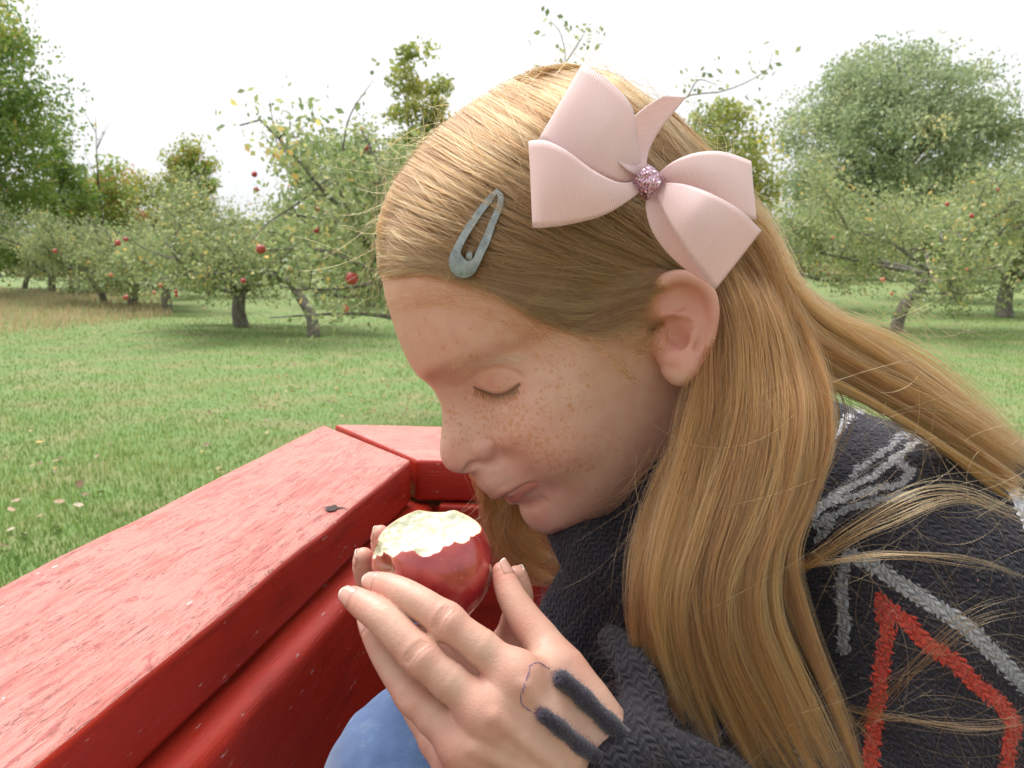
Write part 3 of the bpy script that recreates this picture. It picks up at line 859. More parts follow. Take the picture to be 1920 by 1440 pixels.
PROFILE = [(752,395,-.6),(734,440,-.4),(723,490,-.2),(722,535,0),(738,592,.6),(752,645,1.1),(772,692,1.8),(783,705,2.1),(798,715,2.5),(813,728,2.8),(820,741,3),(826,757,3.4),(829,776,3.8),
 (829,795,4),(827,815,4.4),(825,838,4.8),(826,855,5),(831,869,5.3),(841,881,5.6),(859,887,5.85),(877,887,5.95),(887,891,6),(892,901,6.4),
 (897,911,6.7),(906,921,7),(919,930,7.4),(933,934,7.8),(943,931,8),(953,936,8.4),(966,941,9),(973,947,9.5),(976,957,10),(981,971,10.5),
 (992,986,11),(1010,997,11.5)]
LEV = [0, 5, 10, 15, 22, 30, 40, 50, 58, 64]
RET = {-1:[0,.1,.7,1.7,4,7.5,14,24,37,54], 1:[0,.1,.7,1.7,4,7.5,14.5,25,38,55], 2:[0,.2,.8,1.8,4.3,8.5,17,29,45,65],
 3:[0,2.2,8.5,17,23,26,36,48,60,78], 4:[0,2.6,10,19,25,28,34,43.5,56,79], 5:[0,1.8,8.5,20,26,29,34,42.5,56,79],
 5.9:[0,.8,5,15,20.5,24,29.5,38.5,53,78], 6:[0,.4,2.4,6.8,13.5,19.5,27,36.5,51,78], 7:[0,.5,2.0,5.2,11.5,18,26,36,51,78],
 8:[0,.5,1.9,4.6,9.6,15.5,24,34.5,50,78], 9:[0,.6,2,4.2,8.5,14,22.5,34,50,78], 10:[0,.5,1.6,3.4,7.8,13.5,22.5,35,52,78], 11:[0,.6,2,4.2,9,16,27,40,58,80], 12:[0,.6,2,4.2,9,16,27,40,58,80]}
ROWMAX = [12,12,12,12,12,10.2,9.2,7.2,5.6,4.2]
BOT = {0:[(1035,1001),(1085,995),(1150,990),(1240,985)], 5:[(1035,1001),(1085,995),(1150,988),(1240,983)], 10:[(1036,999),(1085,993),(1150,985),(1240,978)],
 15:[(1040,995),(1085,990),(1150,976),(1240,955)], 22:[(1058,987),(1105,977),(1165,958),(1240,925)], 30:[(1078,962),(1120,955),(1180,928),(1245,885)],
 40:[(1115,920),(1150,912),(1205,882),(1265,835)], 50:[(1130,850),(1200,828),(1280,775)], 58:[(1130,765),(1200,750),(1285,720)], 64:[(1150,680),(1230,690),(1290,690)]}
CLOSE = [(1330,700),(1335,560),(1250,440),(1100,400),(900,380),(830,385)]

def section(li):
    s = LEV[li]
    pts = []
    ts = sorted(RET)
    for px, py, t in PROFILE:
        if t > ROWMAX[li]: break
        r = float(np.interp(t, ts, [RET[q][li] for q in ts]))
        bd = np.array([np.interp(t, [0, 1.5, 3], [.97, .93, .82]), np.interp(t, [0, 1.5, 3], [.2, .36, .57])])
        p = hp(px + np.interp(t, [0, 2, 3], [7, 6, 0]), py, 0)[:2] + r * bd
        pts.append(p)
    pts += [hp(a, b, s)[:2] for a, b in BOT[s]]
    n_open = len(pts)
    cl = [hp(a, b, s)[:2] for a, b in CLOSE]
    cl = [c for c in cl if not (c[0] < pts[0][0] + 4)]
    crv = catmull(pts, 220)
    return np.vstack([crv, cl])

def poly_sdf(poly, X, Y):
    d2 = np.full(X.shape, 1e12); ins = np.zeros(X.shape, bool)
    n = len(poly)
    for i in range(n):
        a, b = poly[i], poly[(i + 1) % n]
        e = b - a
        t = np.clip(((X - a[0]) * e[0] + (Y - a[1]) * e[1]) / (e @ e + 1e-12), 0, 1)
        d2 = np.minimum(d2, (X - a[0] - t * e[0])**2 + (Y - a[1] - t * e[1])**2)
        c = ((a[1] > Y) != (b[1] > Y))
        with np.errstate(divide='ignore', invalid='ignore'):
            xi = (b[0] - a[0]) * (Y - a[1]) / (b[1] - a[1] + 1e-15) + a[0]
        ins ^= c & (X < xi)
    return np.where(ins, -1, 1) * np.sqrt(d2)

def blur2(a, sig):
    r = int(3 * sig) + 1; k = np.exp(-.5 * (np.arange(-r, r + 1) / sig)**2); k /= k.sum()
    for ax in (0, 1):
        p = np.pad(a, [(r, r) if i == ax else (0, 0) for i in (0, 1)], mode='edge')
        a = sum(k[j] * np.take(p, np.arange(j, j + a.shape[ax]), axis=ax) for j in range(2 * r + 1))
    return a

HV = 0.9
HF = Field((-92, -125, -84), (122, 136, 92), HV)
SKULL_C = hp(1054, 480, 0)
skull_ax = np.array([[math.cos(R(25)), math.sin(R(25)), 0], [-math.sin(R(25)), math.cos(R(25)), 0], [0, 0, 1]])
SKULL_R = np.array([99.0, 89.0, 71.0])

def build_face():
    X2, Y2 = np.meshgrid(HF.ax[0].astype(float), HF.ax[1].astype(float), indexing='ij')
    secs = []
    for li in range(len(LEV)):
        sd = poly_sdf(section(li), X2, Y2)
        secs.append(blur2(sd, 0.7 if li < 4 else 1.6).astype(np.float32))
    lev = np.array([-L for L in LEV[:0:-1]] + LEV, float)
    stack = secs[:0:-1] + secs
    zs = HF.ax[2]
    for k_, z in enumerate(zs):
        za = abs(float(z))
        if za >= 64:
            HF.F[:, :, k_] = secs[-1] * .6 + (za - 64) * 1.3 + 0.0
            continue
        i = int(np.clip(np.searchsorted(lev, z, side='right') - 1, 0, len(lev) - 2))
        h_ = lev[i + 1] - lev[i]; s = (float(z) - lev[i]) / h_
        def tang(j):
            if j == 0: return (stack[1] - stack[0]) / (lev[1] - lev[0])
            if j == len(lev) - 1: return (stack[-1] - stack[-2]) / (lev[-1] - lev[-2])
            return (stack[j + 1] - stack[j - 1]) / (lev[j + 1] - lev[j - 1])
        HF.F[:, :, k_] = ((2*s**3-3*s**2+1)*stack[i] + (s**3-2*s**2+s)*h_*tang(i) + (-2*s**3+3*s**2)*stack[i+1] + (s**3-s**2)*h_*tang(i+1))
    # skull
    HF.ball(SKULL_C, SKULL_R, k=14, axes=skull_ax)
    # neck
    HF.cone(hp(1265, 760, 0), hp(1420, 1010, 0), 49, 52, k=14)
    for sg in (1, -1):
        def h(px, py, s):
            p = hp(px, py, s); p[2] *= sg; return p
        # cheek fullness
        # brow tissue
        HF.chain([h(845, 690, 14), h(890, 676, 26), h(935, 670, 37), h(975, 676, 46)], [4.5, 5, 5, 4], k=6, kin=3)
    # let the broad surfaces behind the features flow
    sl, _ = HF.box((-92, -125, 4), (122, 136, 92))
    B = HF.F[sl]; sig = 4.0 / HV; r = int(2.5 * sig); kk = np.exp(-.5 * (np.arange(-r, r + 1) / sig)**2); kk = (kk / kk.sum()).astype(np.float32)
    S = np.clip(B, -25, 25)
    for ax in range(3):
        p = np.pad(S, [(r, r) if i == ax else (0, 0) for i in range(3)], mode='edge')
        S = sum(kk[j] * p[tuple(slice(j, j + B.shape[ax]) if i == ax else slice(None) for i in range(3))] for j in range(2 * r + 1))
    wx = np.maximum(sm01(HF.ax[0][sl[0]], -24, 2)[:, None], sm01(HF.ax[1][sl[1]], -14, 4)[None, :])[:, :, None] * sm01(HF.ax[2][sl[2]], 5, 30)[None, None, :]
    HF.F[sl] = (B * (1 - wx) + S * wx).astype(np.float32)

def fsamp(p):
    q = (np.asarray(p) - HF.lo) / HF.h
    i = np.clip(np.floor(q).astype(int), 0, HF.n - 2); t = q - i
    out = np.zeros(q.shape[:-1])
    for c in ((a, b, d) for a in (0, 1) for b in (0, 1) for d in (0, 1)):
        w = np.prod([t[..., k] if c[k] else 1 - t[..., k] for k in range(3)], axis=0)
        out += w * HF.F[i[..., 0] + c[0], i[..., 1] + c[1], i[..., 2] + c[2]]
    return out

def surf(px, py, lift=0.0):
    """point of the head seen at a photo pixel (head frame, mm), moved outward along the normal by lift"""
    ss = np.arange(88, -60, -0.4)
    P = np.stack([hp(px, py, s) for s in ss])
    v = fsamp(P)
    k = np.argmax(v < 0)
    if v[k] >= 0: k = int(np.argmin(v)); p = P[k]
    elif k == 0: p = P[0]
    else:
        t = v[k - 1] / (v[k - 1] - v[k]); p = P[k - 1] * (1 - t) + P[k] * t
    if lift:
        p = p + lift * fgrad(p)
    return p

def fgrad(p, e=1.5):
    g = np.array([fsamp(p + e * u) - fsamp(p - e * u) for u in np.eye(3)]); return g / (np.linalg.norm(g) + 1e-9)

def mir(p): return np.array(p) * np.array([1, 1, -1.0])

def both(fn):
    fn(lambda p: p); fn(mir)

def build_features():
    def chain2(pts, radii, k, sub=False):
        for m in (lambda p: p, mir):
            HF.chain([m(p) for p in pts], radii, k=k, sub=sub)
    # cheek fullness
    for q, sink, rr in ((surf(1012, 842), 13.5, 16), (surf(1080, 838), 22.5, 24)):
        for m in (lambda p: p, mir): HF.ball(m(q - fgrad(q) * sink), rr, k=10)
    # closed eye: bulge of the lids, upper lid ending in the lash line
    lash = [(886, 724), (906, 733), (931, 740), (954, 734), (973, 721)]
    top = surf(930, 711); n_ = fgrad(top)
    for m in (lambda p: p, mir):
        HF.ball(m(top - n_ * 13.6), 14.4, k=6)
    lp = [surf(x, y) for x, y in lash]
    nrm = np.cross(lp[2] - lp[0], lp[4] - lp[0]); nrm /= np.linalg.norm(nrm)
    if nrm[1] < 0: nrm = -nrm
    top = surf(930, 708); n_ = fgrad(top); c0 = top - n_ * 14.1; a0 = (lp[0] + lp[2] + lp[4]) / 3
    for m in (lambda p: p, mir):
        cm, nm, am = m(c0), m(nrm), m(a0)
        ball = f_ell(cm, 15.6)
        def lid(x, y, z, ball=ball, a=am, nrm=nm):
            pl = -((x - a[0]) * nrm[0] + (y - a[1]) * nrm[1] + (z - a[2]) * nrm[2])
            return -smin(-ball(x, y, z), -pl, 1.0)
        HF.add(lid, cm - 17, cm + 17, k=1.4)
    chain2([surf(x, y, .5) for x, y in [(887, 724), (906, 733), (931, 741), (954, 735), (976, 720)]], [.7, 1.3, 1.5, 1.5, 1.0], .9, sub=True)
    chain2([surf(x, y, .3) for x, y in [(880, 712), (894, 700), (925, 691), (955, 694), (978, 707)]], [.1, .2, .2, .2, .1], 3.0, sub=True)
    chain2([surf(x, y, .6) for x, y in [(880, 740), (905, 755), (935, 762), (965, 755)]], [.2, .4, .4, .2], 4, sub=True)
    # wing of the nose with its crease, and the nostril
    p = surf(905, 849); n_ = fgrad(p)
    for m in (lambda q: q, mir):
        HF.ball(m(p - n_ * 5.2), (7.8, 7.2, 7.2), k=3.0)
    chain2([surf(x, y, .9) for x, y in [(890, 826), (908, 823), (924, 831), (932, 848), (929, 863), (919, 871)]], [.3, .9, 1.3, 1.6, 1.4, .6], 3.2, sub=True)
    chain2([surf(x, y, .4) for x, y in [(874, 884), (882, 874), (895, 869), (904, 871)]], [2.0, 2.4, 1.8, .8], 1.4, sub=True)
    # lips
    mouth = [(940, 932), (950, 929), (961, 924), (976, 914), (992, 907), (1006, 904)]
    ml = [surf(x, y) for x, y in mouth]
    up = [hp(927, 926.5, 0)] + [surf(x, y, -1.3) for x, y in [(946, 922), (960, 916), (976, 908), (990, 903)]]
    lo = [hp(960, 935.5, 0)] + [surf(x, y, -1.2) for x, y in [(972, 932), (982, 924), (995, 915), (1006, 909)]]
    chain2(up, [2.5, 2.3, 1.9, 1.3, .7], 1.8)
    chain2(lo, [2.7, 2.5, 2.1, 1.5, .7], 2.4)
    ml = [surf(x, y, .1) for x, y in mouth]
    chain2([hp(941, 932.5, 0)] + ml[1:], [1.2, 1.1, 1.0, 1.0, .9, .5], 0.8, sub=True)
    chain2([surf(x, y, .6) for x, y in [(980, 948), (998, 946), (1018, 938)]], [1.5, 1.5, .6], 5, sub=True)
    for sg in (1, -1):
        def h(px, py, s):
            q = hp(px, py, s); q[2] *= sg; return q
        ear(h, sg)

def ear(h, sg):
    pl = [h(1228, 600, 68), h(1255, 562, 71), h(1295, 556, 75), h(1306, 600, 76.5), h(1298, 645, 75.5), h(1280, 680, 74)]
    HF.chain(pl, [7.5, 8.5, 8.8, 8.5, 8.5, 8.5], k=5)
    HF.chain([h(1300, 610, 75), h(1262, 622, 72)], [8, 8], k=4)
    # rim (helix)
    HF.chain([h(1224, 588, 71.5), h(1219, 566, 74), h(1232, 540, 77.5), h(1262, 524, 80), h(1296, 527, 82), h(1322, 546, 83.5), h(1333, 578, 83.5), h(1331, 615, 82.5), h(1321, 655, 80), h(1306, 685, 77)],
             [3.4, 3.8, 4.2, 4.6, 4.6, 4.6, 4.2, 3.8, 4.0, 5.0], k=3.0)
    # hollows: under the rim, and the conch
    HF.chain([h(1236, 580, 81), h(1258, 560, 84), h(1290, 560, 86), h(1312, 588, 87), h(1314, 625, 85), h(1303, 655, 82.5)], [4.8, 6.2, 6.8, 5.0, 3.2, 1.6], k=2.4, sub=True)
    # inner ridge
    HF.chain([h(1262, 668, 76.5), h(1284, 652, 78.5), h(1302, 626, 80.5), h(1303, 603, 80.5), h(1286, 590, 79.5)], [2.6, 2.9, 2.8, 2.6, 1.8], k=4.0)
    HF.chain([h(1226, 592, 74), h(1248, 596, 77), h(1270, 592, 79), h(1290, 600, 80)], [2.2, 1.8, 1.8, 1.6], k=3.0)
    HF.chain([h(1257, 622, 81), h(1262, 636, 80), h(1252, 652, 77)], [8.6, 7.6, 4.6], k=2.0, sub=True)
    HF.chain([h(1248, 610, 82), h(1282, 612, 83.5)], [4.5, 4.5], k=2.5, sub=True)
    # tragus and lobe
    HF.chain([h(1226, 628, 70), h(1236, 648, 72), h(1243, 668, 73)], [4.2, 4.2, 3.4], k=4)
    HF.chain([h(1262, 672, 75), h(1284, 690, 77), h(1276, 702, 76), h(1262, 694, 74)], [5.6, 6.4, 6.2, 5.6], k=5)

build_face()
build_features()
head_v, head_f = HF.mesh()
HEADF = HF
# ================================================================== PERSON: hands (camera-aligned frame, mm)
def M(px, py, d): return C(px, py, d) * 1e3
NH_BOX = (np.array([-78, -182, 326.0]), np.array([72, -58, 412.0]))
FH_BOX = (np.array([-78, -182, 392.0]), np.array([72, -58, 480.0]))

FINGERS = {  # joints (px, py, d) from tip to knuckle, radii mm
 'index':  ([(706, 1094, .3660), (728, 1101, .3625), (768, 1120, .3560), (838, 1166, .3505), (968, 1266, .3470)], [4.9, 5.8, 6.5, 7.2, 7.9]),
 'middle': ([(663, 1122, .3600), (682, 1134, .3570), (720, 1162, .3510), (787, 1230, .3445), (908, 1332, .3425)], [5.0, 6.0, 6.8, 7.4, 8.2]),
 'ring':   ([(692, 1174, .3680), (702, 1192, .3650), (728, 1237, .3600), (778, 1308, .3520), (868, 1396, .3440)], [4.2, 5.2, 6.2, 7.1, 8.6]),
 'little': ([(742, 1272, .3800), (752, 1290, .3780), (772, 1325, .3730), (815, 1392, .3640), (862, 1456, .3520)], [3.6, 4.4, 5.0, 6.0, 8.0]),
 'thumb':  ([(941, 1072, .3870), (948, 1092, .3850), (962, 1124, .3810), (990, 1168, .3760), (1062, 1262, .3660), (1125, 1390, .3620)], [4.4, 5.5, 6.4, 7.4, 9.5, 13])}
FARF = {
 'index':  ([(714, 1001, .4180), (716, 1020, .4210), (732, 1075, .4270), (780, 1150, .4300), (860, 1215, .4300)], [4.2, 5.3, 6.2, 7.0, 9.0]),
 'middle': ([(682, 1045, .4080), (684, 1064, .4110), (706, 1115, .4190), (760, 1180, .4250), (850, 1250, .4260)], [4.6, 5.8, 6.6, 7.2, 9.0]),
 'ring':   ([(700, 1110, .4080), (708, 1130, .4100), (735, 1180, .4150), (780, 1240, .4200), (860, 1290, .4230)], [4.2, 5.2, 6.0, 6.8, 8.5]),
 'thumb':  ([(969, 1079, .4060), (972, 1095, .4070), (975, 1125, .4100), (960, 1180, .4180), (930, 1250, .4250)], [4.6, 5.6, 6.3, 7.2, 10])}

def finger_fn(js, rs):
    P = np.array([M(*j) for j in js])
    q = catmull(np.hstack([P, np.array(rs)[:, None]]), 6 * (len(js) - 1) + 1)
    # slimmer between the joints
    for a_, b_ in ((2, 3), (3, 4)):
        for i_ in range(a_ * 6, b_ * 6 + 1): q[i_, 3] -= .55 * math.sin(math.pi * (i_ - a_ * 6) / 6)
    return f_chain(q[:, :3], q[:, 3], 1e-3), P.min(0) - max(rs), P.max(0) + max(rs)

def build_hand(fingers, palm, extra, bx, vox, k_palm=6.0):
    H = Field(bx[0], bx[1], vox)
    for name, (js, rs) in fingers.items():
        fn, lo, hi = finger_fn(js, rs)
        H.add(fn, lo, hi, k=0.9, m=8)
        if name != 'thumb':        # knuckle swellings
            p = M(*js[3]); H.ball(p, rs[3] + .2, k=3)
    G = Field(bx[0], bx[1], vox)
    for (a, b, ra, rb) in palm:
        G.cone(M(*a), M(*b), ra, rb, k=12)
    H.F = smin(H.F, G.F, k_palm)
    extra(H)
    return H

def near_extra(H):
    for k_ in ('index', 'middle', 'ring', 'little'):
        js, rs = FINGERS[k_]
        H.ball(M(*js[4]) + np.array([1.5, -1.0, -0.6]), 6.0, k=9)
    # web between thumb and forefinger, heel of the thumb
    H.cone(M(1030, 1260, .360), M(1110, 1380, .366), 8, 14, k=10)
    # tendons and a vein on the back of the hand
    for a_, b_ in (((968, 1266), (1100, 1440)), ((908, 1332), (1060, 1450)), ((868, 1396), (1030, 1470))):
        pts_ = []
        for t_ in np.linspace(.12, .9, 7):
            x_, y_ = a_[0] + (b_[0] - a_[0]) * t_, a_[1] + (b_[1] - a_[1]) * t_
            ds = np.arange(.327, .40, .0006); P_ = np.array([M(x_, y_, d) for d in ds]); q_ = np.round((P_ - H.lo) / H.h).astype(int); ok = ((q_ >= 0) & (q_ < H.n)).all(1)
            if not ok.any(): continue
            v_ = np.full(len(P_), 1e3); v_[ok] = H.F[tuple(q_[ok].T)]; k_ = int(np.argmax(v_ < 0))
            if v_[k_] < 0: pts_.append(P_[k_] + np.array([0, 0, 1.3]))
        if len(pts_) > 3: H.chain(pts_, [1.9] * len(pts_), k=3.5)
    # wrinkles over the finger joints
    for k_, n_ in (('index', 3), ('middle', 3), ('ring', 2)):
        js, rs = FINGERS[k_]
        a, b = M(*js[3]), M(*js[2]); t = (b - a) / np.linalg.norm(b - a)
        v = -a / np.linalg.norm(a); v = v - t * (v @ t); v /= np.linalg.norm(v); bt = np.cross(t, v)
        for off, rr in ((-1.9, .25), (-.3, .5), (1.0, .38), (2.2, .22)):
            c0 = a + t * off
            arc = [c0 + (rs[3] + .5) * (math.cos(w) * v + math.sin(w) * bt) + t * .6 * math.cos(2 * w) for w in np.linspace(-.75, .75, 6)]
            H.chain(arc, [rr * .4, rr, rr, rr, rr, rr * .4], k=.9, sub=True)

NEAR_PALM = [((968, 1266, .3475), (1120, 1490, .364), 8.6, 14), ((908, 1332, .3425), (1085, 1505, .362), 9.0, 14),
             ((868, 1396, .3470), (1060, 1525, .366), 8.8, 13), ((862, 1456, .3550), (1045, 1545, .374), 8.4, 12),
             ((1085, 1510, .369), (1230, 1680, .385), 19, 22), ((1000, 1350, .352), (1085, 1500, .369), 9, 16)]
FAR_PALM = [((860, 1215, .431), (1060, 1330, .446), 10, 17), ((850, 1250, .428), (1060, 1360, .446), 10, 17), ((860, 1290, .425), (1060, 1390, .446), 9, 17),
            ((930, 1250, .428), (1060, 1360, .440), 11, 17), ((1060, 1360, .446), (1190, 1500, .456), 19, 22)]
near_hand = build_hand(FINGERS, NEAR_PALM, near_extra, NH_BOX, 0.6)
nh_v, nh_f = near_hand.mesh()
far_hand = build_hand(FARF, FAR_PALM, lambda H: None, FH_BOX, 0.8)
fh_v, fh_f = far_hand.mesh()
# ================================================================== PERSON: one body mesh, skin
def skin_material():
    m = Mat('skin')
    co = m.coord()
    red, lip, fr = m.attr('red'), m.attr('lip'), m.attr('freck')
    base = m.mix(m.noise(co, 45, 3), (.575, .345, .255), (.635, .39, .295))
    blot = m.mrange(m.noise(co, 130, 4), .42, .68)
    base = m.mix(m.math('MULTIPLY', blot, .42), base, (.54, .26, .19))
    base = m.mix(m.math('MULTIPLY', red, m.mrange(m.noise(co, 70, 3), .3, .7, .75, 1.1)), base, (.60, .225, .175))
    base = m.mix(lip, base, m.mix(m.noise(co, 260, 2), (.44, .130, .105), (.56, .21, .17)))
    # freckles: cells switched on by the density attribute
    wob = m.noise(co, 480, 2, out='Color')
    cw = m.node('ShaderNodeVectorMath', operation='SCALE'); m.val(wob, cw.inputs[0]); cw.inputs['Scale'].default_value = .0026
    cv = m.node('ShaderNodeVectorMath', operation='ADD'); m.val(co, cv.inputs[0]); m.val(cw.outputs[0], cv.inputs[1])
    for sc, amt, lo in ((300, .60, .85), (430, .62, 1.1), (640, .55, 1.25)):
        vor = m.node('ShaderNodeTexVoronoi'); m.val(cv.outputs[0], vor.inputs['Vector']); vor.inputs['Scale'].default_value = sc
        sep = m.node('ShaderNodeSeparateColor'); m.val(vor.outputs['Color'], sep.inputs[0])
        on = m.math('LESS_THAN', sep.outputs[0], m.math('MULTIPLY', fr, lo))
        size = m.mrange(sep.outputs[1], 0, 1, .28, .58)
        spot = m.mrange(m.math('SUBTRACT', size, vor.outputs['Distance']), 0.0, .26)
        base = m.mix(m.math('MULTIPLY', m.math('MULTIPLY', on, spot), amt), base, (.50, .215, .085))
    base = m.mix(m.attr('lashline'), base, (.13, .062, .038))
    m.set(Base_Color=base, Roughness=m.mrange(m.noise(co, 300, 2), .3, .7, .40, .52))
    m.bsdf.inputs['Subsurface Weight'].default_value = .09
    m.bsdf.inputs['Subsurface Radius'].default_value = (1.0, .36, .2)
    m.bsdf.inputs['Subsurface Scale'].default_value = .0032
    m.bsdf.inputs['Specular IOR Level'].default_value = .38
    pores = m.math('ADD', m.noise(co, 900, 3), m.math('MULTIPLY', m.voronoi(co, 1500), .35))
    fold = m.noise(co, 140, 4, .6)
    m.set(Normal=m.bump(pores, .26, .0006, m.bump(fold, .10, .0025)))
    return m.m

def polydist(v, pts):
    """distance of points v to polyline pts"""
    d = np.full(len(v), 1e9)
    for a, b in zip(pts[:-1], pts[1:]):
        e = b - a; t = np.clip((v - a) @ e / (e @ e), 0, 1)
        d = np.minimum(d, np.linalg.norm(v - a - t[:, None] * e, axis=1))
    return d

SKIN = skin_material()
person = empty('person', tuple(W(1300, 1500, .52)))
props(person, 'red-blonde girl in a dark wool sweater leaning over her bitten apple with closed eyes', 'person')

def head_attrs(v):
    """redness, lip and freckle masks on the head's vertices (head frame, mm)"""
    n = len(v); red = np.zeros(n); lip = np.zeros(n); fr = np.zeros(n)
    va = v.copy(); va[:, 2] = np.abs(va[:, 2])
    def blob(px, py, r0, r1, amt): return amt * (1 - sm01(np.linalg.norm(va - surf(px, py), axis=1), r0, r1))
    upl = np.array([hp(926, 928, 0), surf(946, 926), surf(962, 919), surf(978, 910), surf(998, 904)])
    lol = np.array([hp(957, 936, 0), surf(968, 933), surf(980, 924), surf(993, 914), surf(1003, 907)])
    lip = np.maximum(.40 * (1 - sm01(polydist(va, upl), 1.4, 3.0)), .78 * (1 - sm01(polydist(va, lol), 1.2, 3.6)))
    for a in (blob(1010, 850, 8, 40, .30), blob(905, 850, 2, 12, .22), blob(845, 860, 3, 13, .35), blob(800, 705, 2, 20, .18), blob(925, 705, 2, 13, .20),
              blob(1040, 915, 2, 18, .25), blob(1000, 960, 4, 16, .25), blob(780, 600, 5, 35, .10), blob(975, 726, 1, 7, .3)):
        red = np.maximum(red, a)
    # ear: blood-red in the hollows and along the rim
    ec = surf(1278, 610)
    red = np.maximum(red, .60 * (1 - sm01(np.linalg.norm((va - ec) * np.array([1, .8, .6]), axis=1), 14, 24)))
    for px, py, r0, r1, amt in ((925, 790, 3, 20, .62), (960, 800, 4, 26, .66), (1010, 835, 4, 28, .62), (855, 815, 2, 15, .62), (905, 770, 3, 15, .55),
                                (1030, 770, 3, 22, .42), (1050, 700, 3, 20, .34), (1015, 670, 2, 14, .30), (850, 780, 1, 10, .5), (1000, 880, 4, 22, .22), (880, 660, 4, 25, .08), (800, 640, 4, 25, .07), (1090, 850, 5, 30, .2)):
        fr = np.maximum(fr, blob(px, py, r0, r1, amt))
    ll = np.array([surf(x, y) for x, y in catmull([(890, 727), (906, 734), (931, 741), (954, 735), (974, 721)], 14)])
    global LASHLINE
    LASHLINE = .85 * (1 - sm01(polydist(va, ll), .5, 1.5))
    return red, lip, fr * (1 - lip)

def hand_attrs(v):
    red = np.zeros(len(v))
    for k_, (js, rs) in FINGERS.items():
        for j, r0, amt in ((0, 9, .55), (1, 8, .40), (3, 9, .30), (4, 11, .42)):
            red = np.maximum(red, amt * (1 - sm01(np.linalg.norm(v - M(*js[j]), axis=1), r0 * .6, r0 * 1.7)))
    return red

def build_body():
    vs_, fs, red, lip, fr = [], [], [], [], []
    off = 0
    r, l, f = head_attrs(head_v)
    for v, fc, a in ((c2w(h2c(head_v)), head_f, (r, l, f)), (c2w(nh_v * 1e-3), nh_f, (hand_attrs(nh_v),)), (c2w(fh_v * 1e-3), fh_f, (np.full(len(fh_v), .35),))):
        vs_.append(v); fs.append(fc + off); off += len(v)
        red.append(a[0]); lip.append(a[1] if len(a) > 1 else np.zeros(len(v))); fr.append(a[2] if len(a) > 1 else np.full(len(v), .0))
    # shoulders and arms under the sweater join head and hands into one body
    T = Field((-60, -330, 330), (420, 60, 700), 5.0)
    for (a, b, ra, rb) in (((1380, 950, .52), (1560, 1180, .55), 44, 70), ((1560, 1180, .55), (1800, 1700, .58), 90, 110), ((1500, 1150, .60), (1760, 1150, .49), 55, 70),
                           ((1760, 1150, .48), (1560, 1620, .43), 45, 38), ((1560, 1620, .43), (1180, 1620, .383), 36, 20), ((1500, 1180, .62), (1300, 1650, .54), 50, 38), ((1300, 1650, .54), (1150, 1470, .456), 34, 18)):
        T.cone(M(*a), M(*b), ra, rb, k=25)
    tv, tf = T.mesh()
    vs_.append(c2w(tv * 1e-3)); fs.append(tf + off); red.append(np.zeros(len(tv))); lip.append(np.zeros(len(tv))); fr.append(np.zeros(len(tv)))
    o = mesh_obj('body', np.vstack(vs_), np.vstack(fs), SKIN, person)
    vattr(o, 'red', np.concatenate(red)); vattr(o, 'lip', np.concatenate(lip)); vattr(o, 'freck', np.concatenate(fr))
    dl = np.zeros(len(o.data.vertices)); dl[:len(LASHLINE)] = LASHLINE; vattr(o, 'lashline', dl)
    return o

body = build_body()

# fingernails -------------------------------------------------------
def nail_material():
    m = Mat('nail')
    e = m.attr('edge')
    m.set(Base_Color=m.ramp(e, [(0, (.56, .28, .22)), (.86, (.60, .34, .27)), (.92, (.70, .58, .49)), (1, (.76, .70, .62))]), Roughness=.28)
    m.bsdf.inputs['Subsurface Weight'].default_value = .15; m.bsdf.inputs['Subsurface Scale'].default_value = .002
    m.bsdf.inputs['Coat Weight'].default_value = .25
    return m.m
NAIL = nail_material()

def nail(js, rs, face, length=7.4, over=.2, name='fingernail', spread=.92):
    """curved plate on a fingertip; face = direction the nail faces (camera-aligned frame)"""
    tip, nxt = M(*js[0]), M(*js[1])
    t = (tip - nxt) / np.linalg.norm(tip - nxt)
    n = np.array(face, float); n -= t * (n @ t); n /= np.linalg.norm(n); b = np.cross(t, n)
    end = tip + t * (rs[0] + over)
    vs_, ed = [], []
    nu, nv = 14, 11
    for i in range(nu):
        u = i / (nu - 1)
        back = (1 - u) * (length + over)
        p = end - t * back
        r = np.interp(back, [0, over + rs[0], over + rs[0] + 6], [rs[0] * .80, rs[0] * 1.0, rs[1] * 1.03]) + .35
        w = spread * (1 - .45 * max(0, (u - .8) / .2)**2) * (1 - .35 * max(0, (.18 - u) / .18)**2)
        for j in range(nv):
            a = w * (2 * j / (nv - 1) - 1)
            sink = -.5 * max(0, (.12 - u) / .12)
            vs_.append(p + (r + sink) * (math.cos(a) * n + math.sin(a) * b) - n * .35 * u * u - t * (1.2 * (2 * j / (nv - 1) - 1)**2 * (u > .5) * (u - .5)))
            ed.append(u)
    fs = [(i * nv + j, i * nv + j + 1, (i + 1) * nv + j + 1, (i + 1) * nv + j) for i in range(nu - 1) for j in range(nv - 1)]
    o = mesh_obj(name, c2w(np.array(vs_) * 1e-3), fs, NAIL, body)
    vattr(o, 'edge', ed)
    sd = o.modifiers.new('thickness', 'SOLIDIFY'); sd.thickness = .0005; sd.offset = 1
    return o
nail(*FINGERS['index'], (-.25, .45, -1))
nail(*FINGERS['middle'], (-.35, .40, -1))
nail(*FINGERS['ring'], (-.8, .5, -.5), over=.9)
nail(*FINGERS['thumb'], (.85, .35, -.5), over=.6)
nail(*FARF['middle'], (-1, .2, -.15), over=-.6); nail(*FARF['index'], (-1, .3, .1), over=-.6); nail(*FARF['thumb'], (.8, .5, .4), over=-.6)
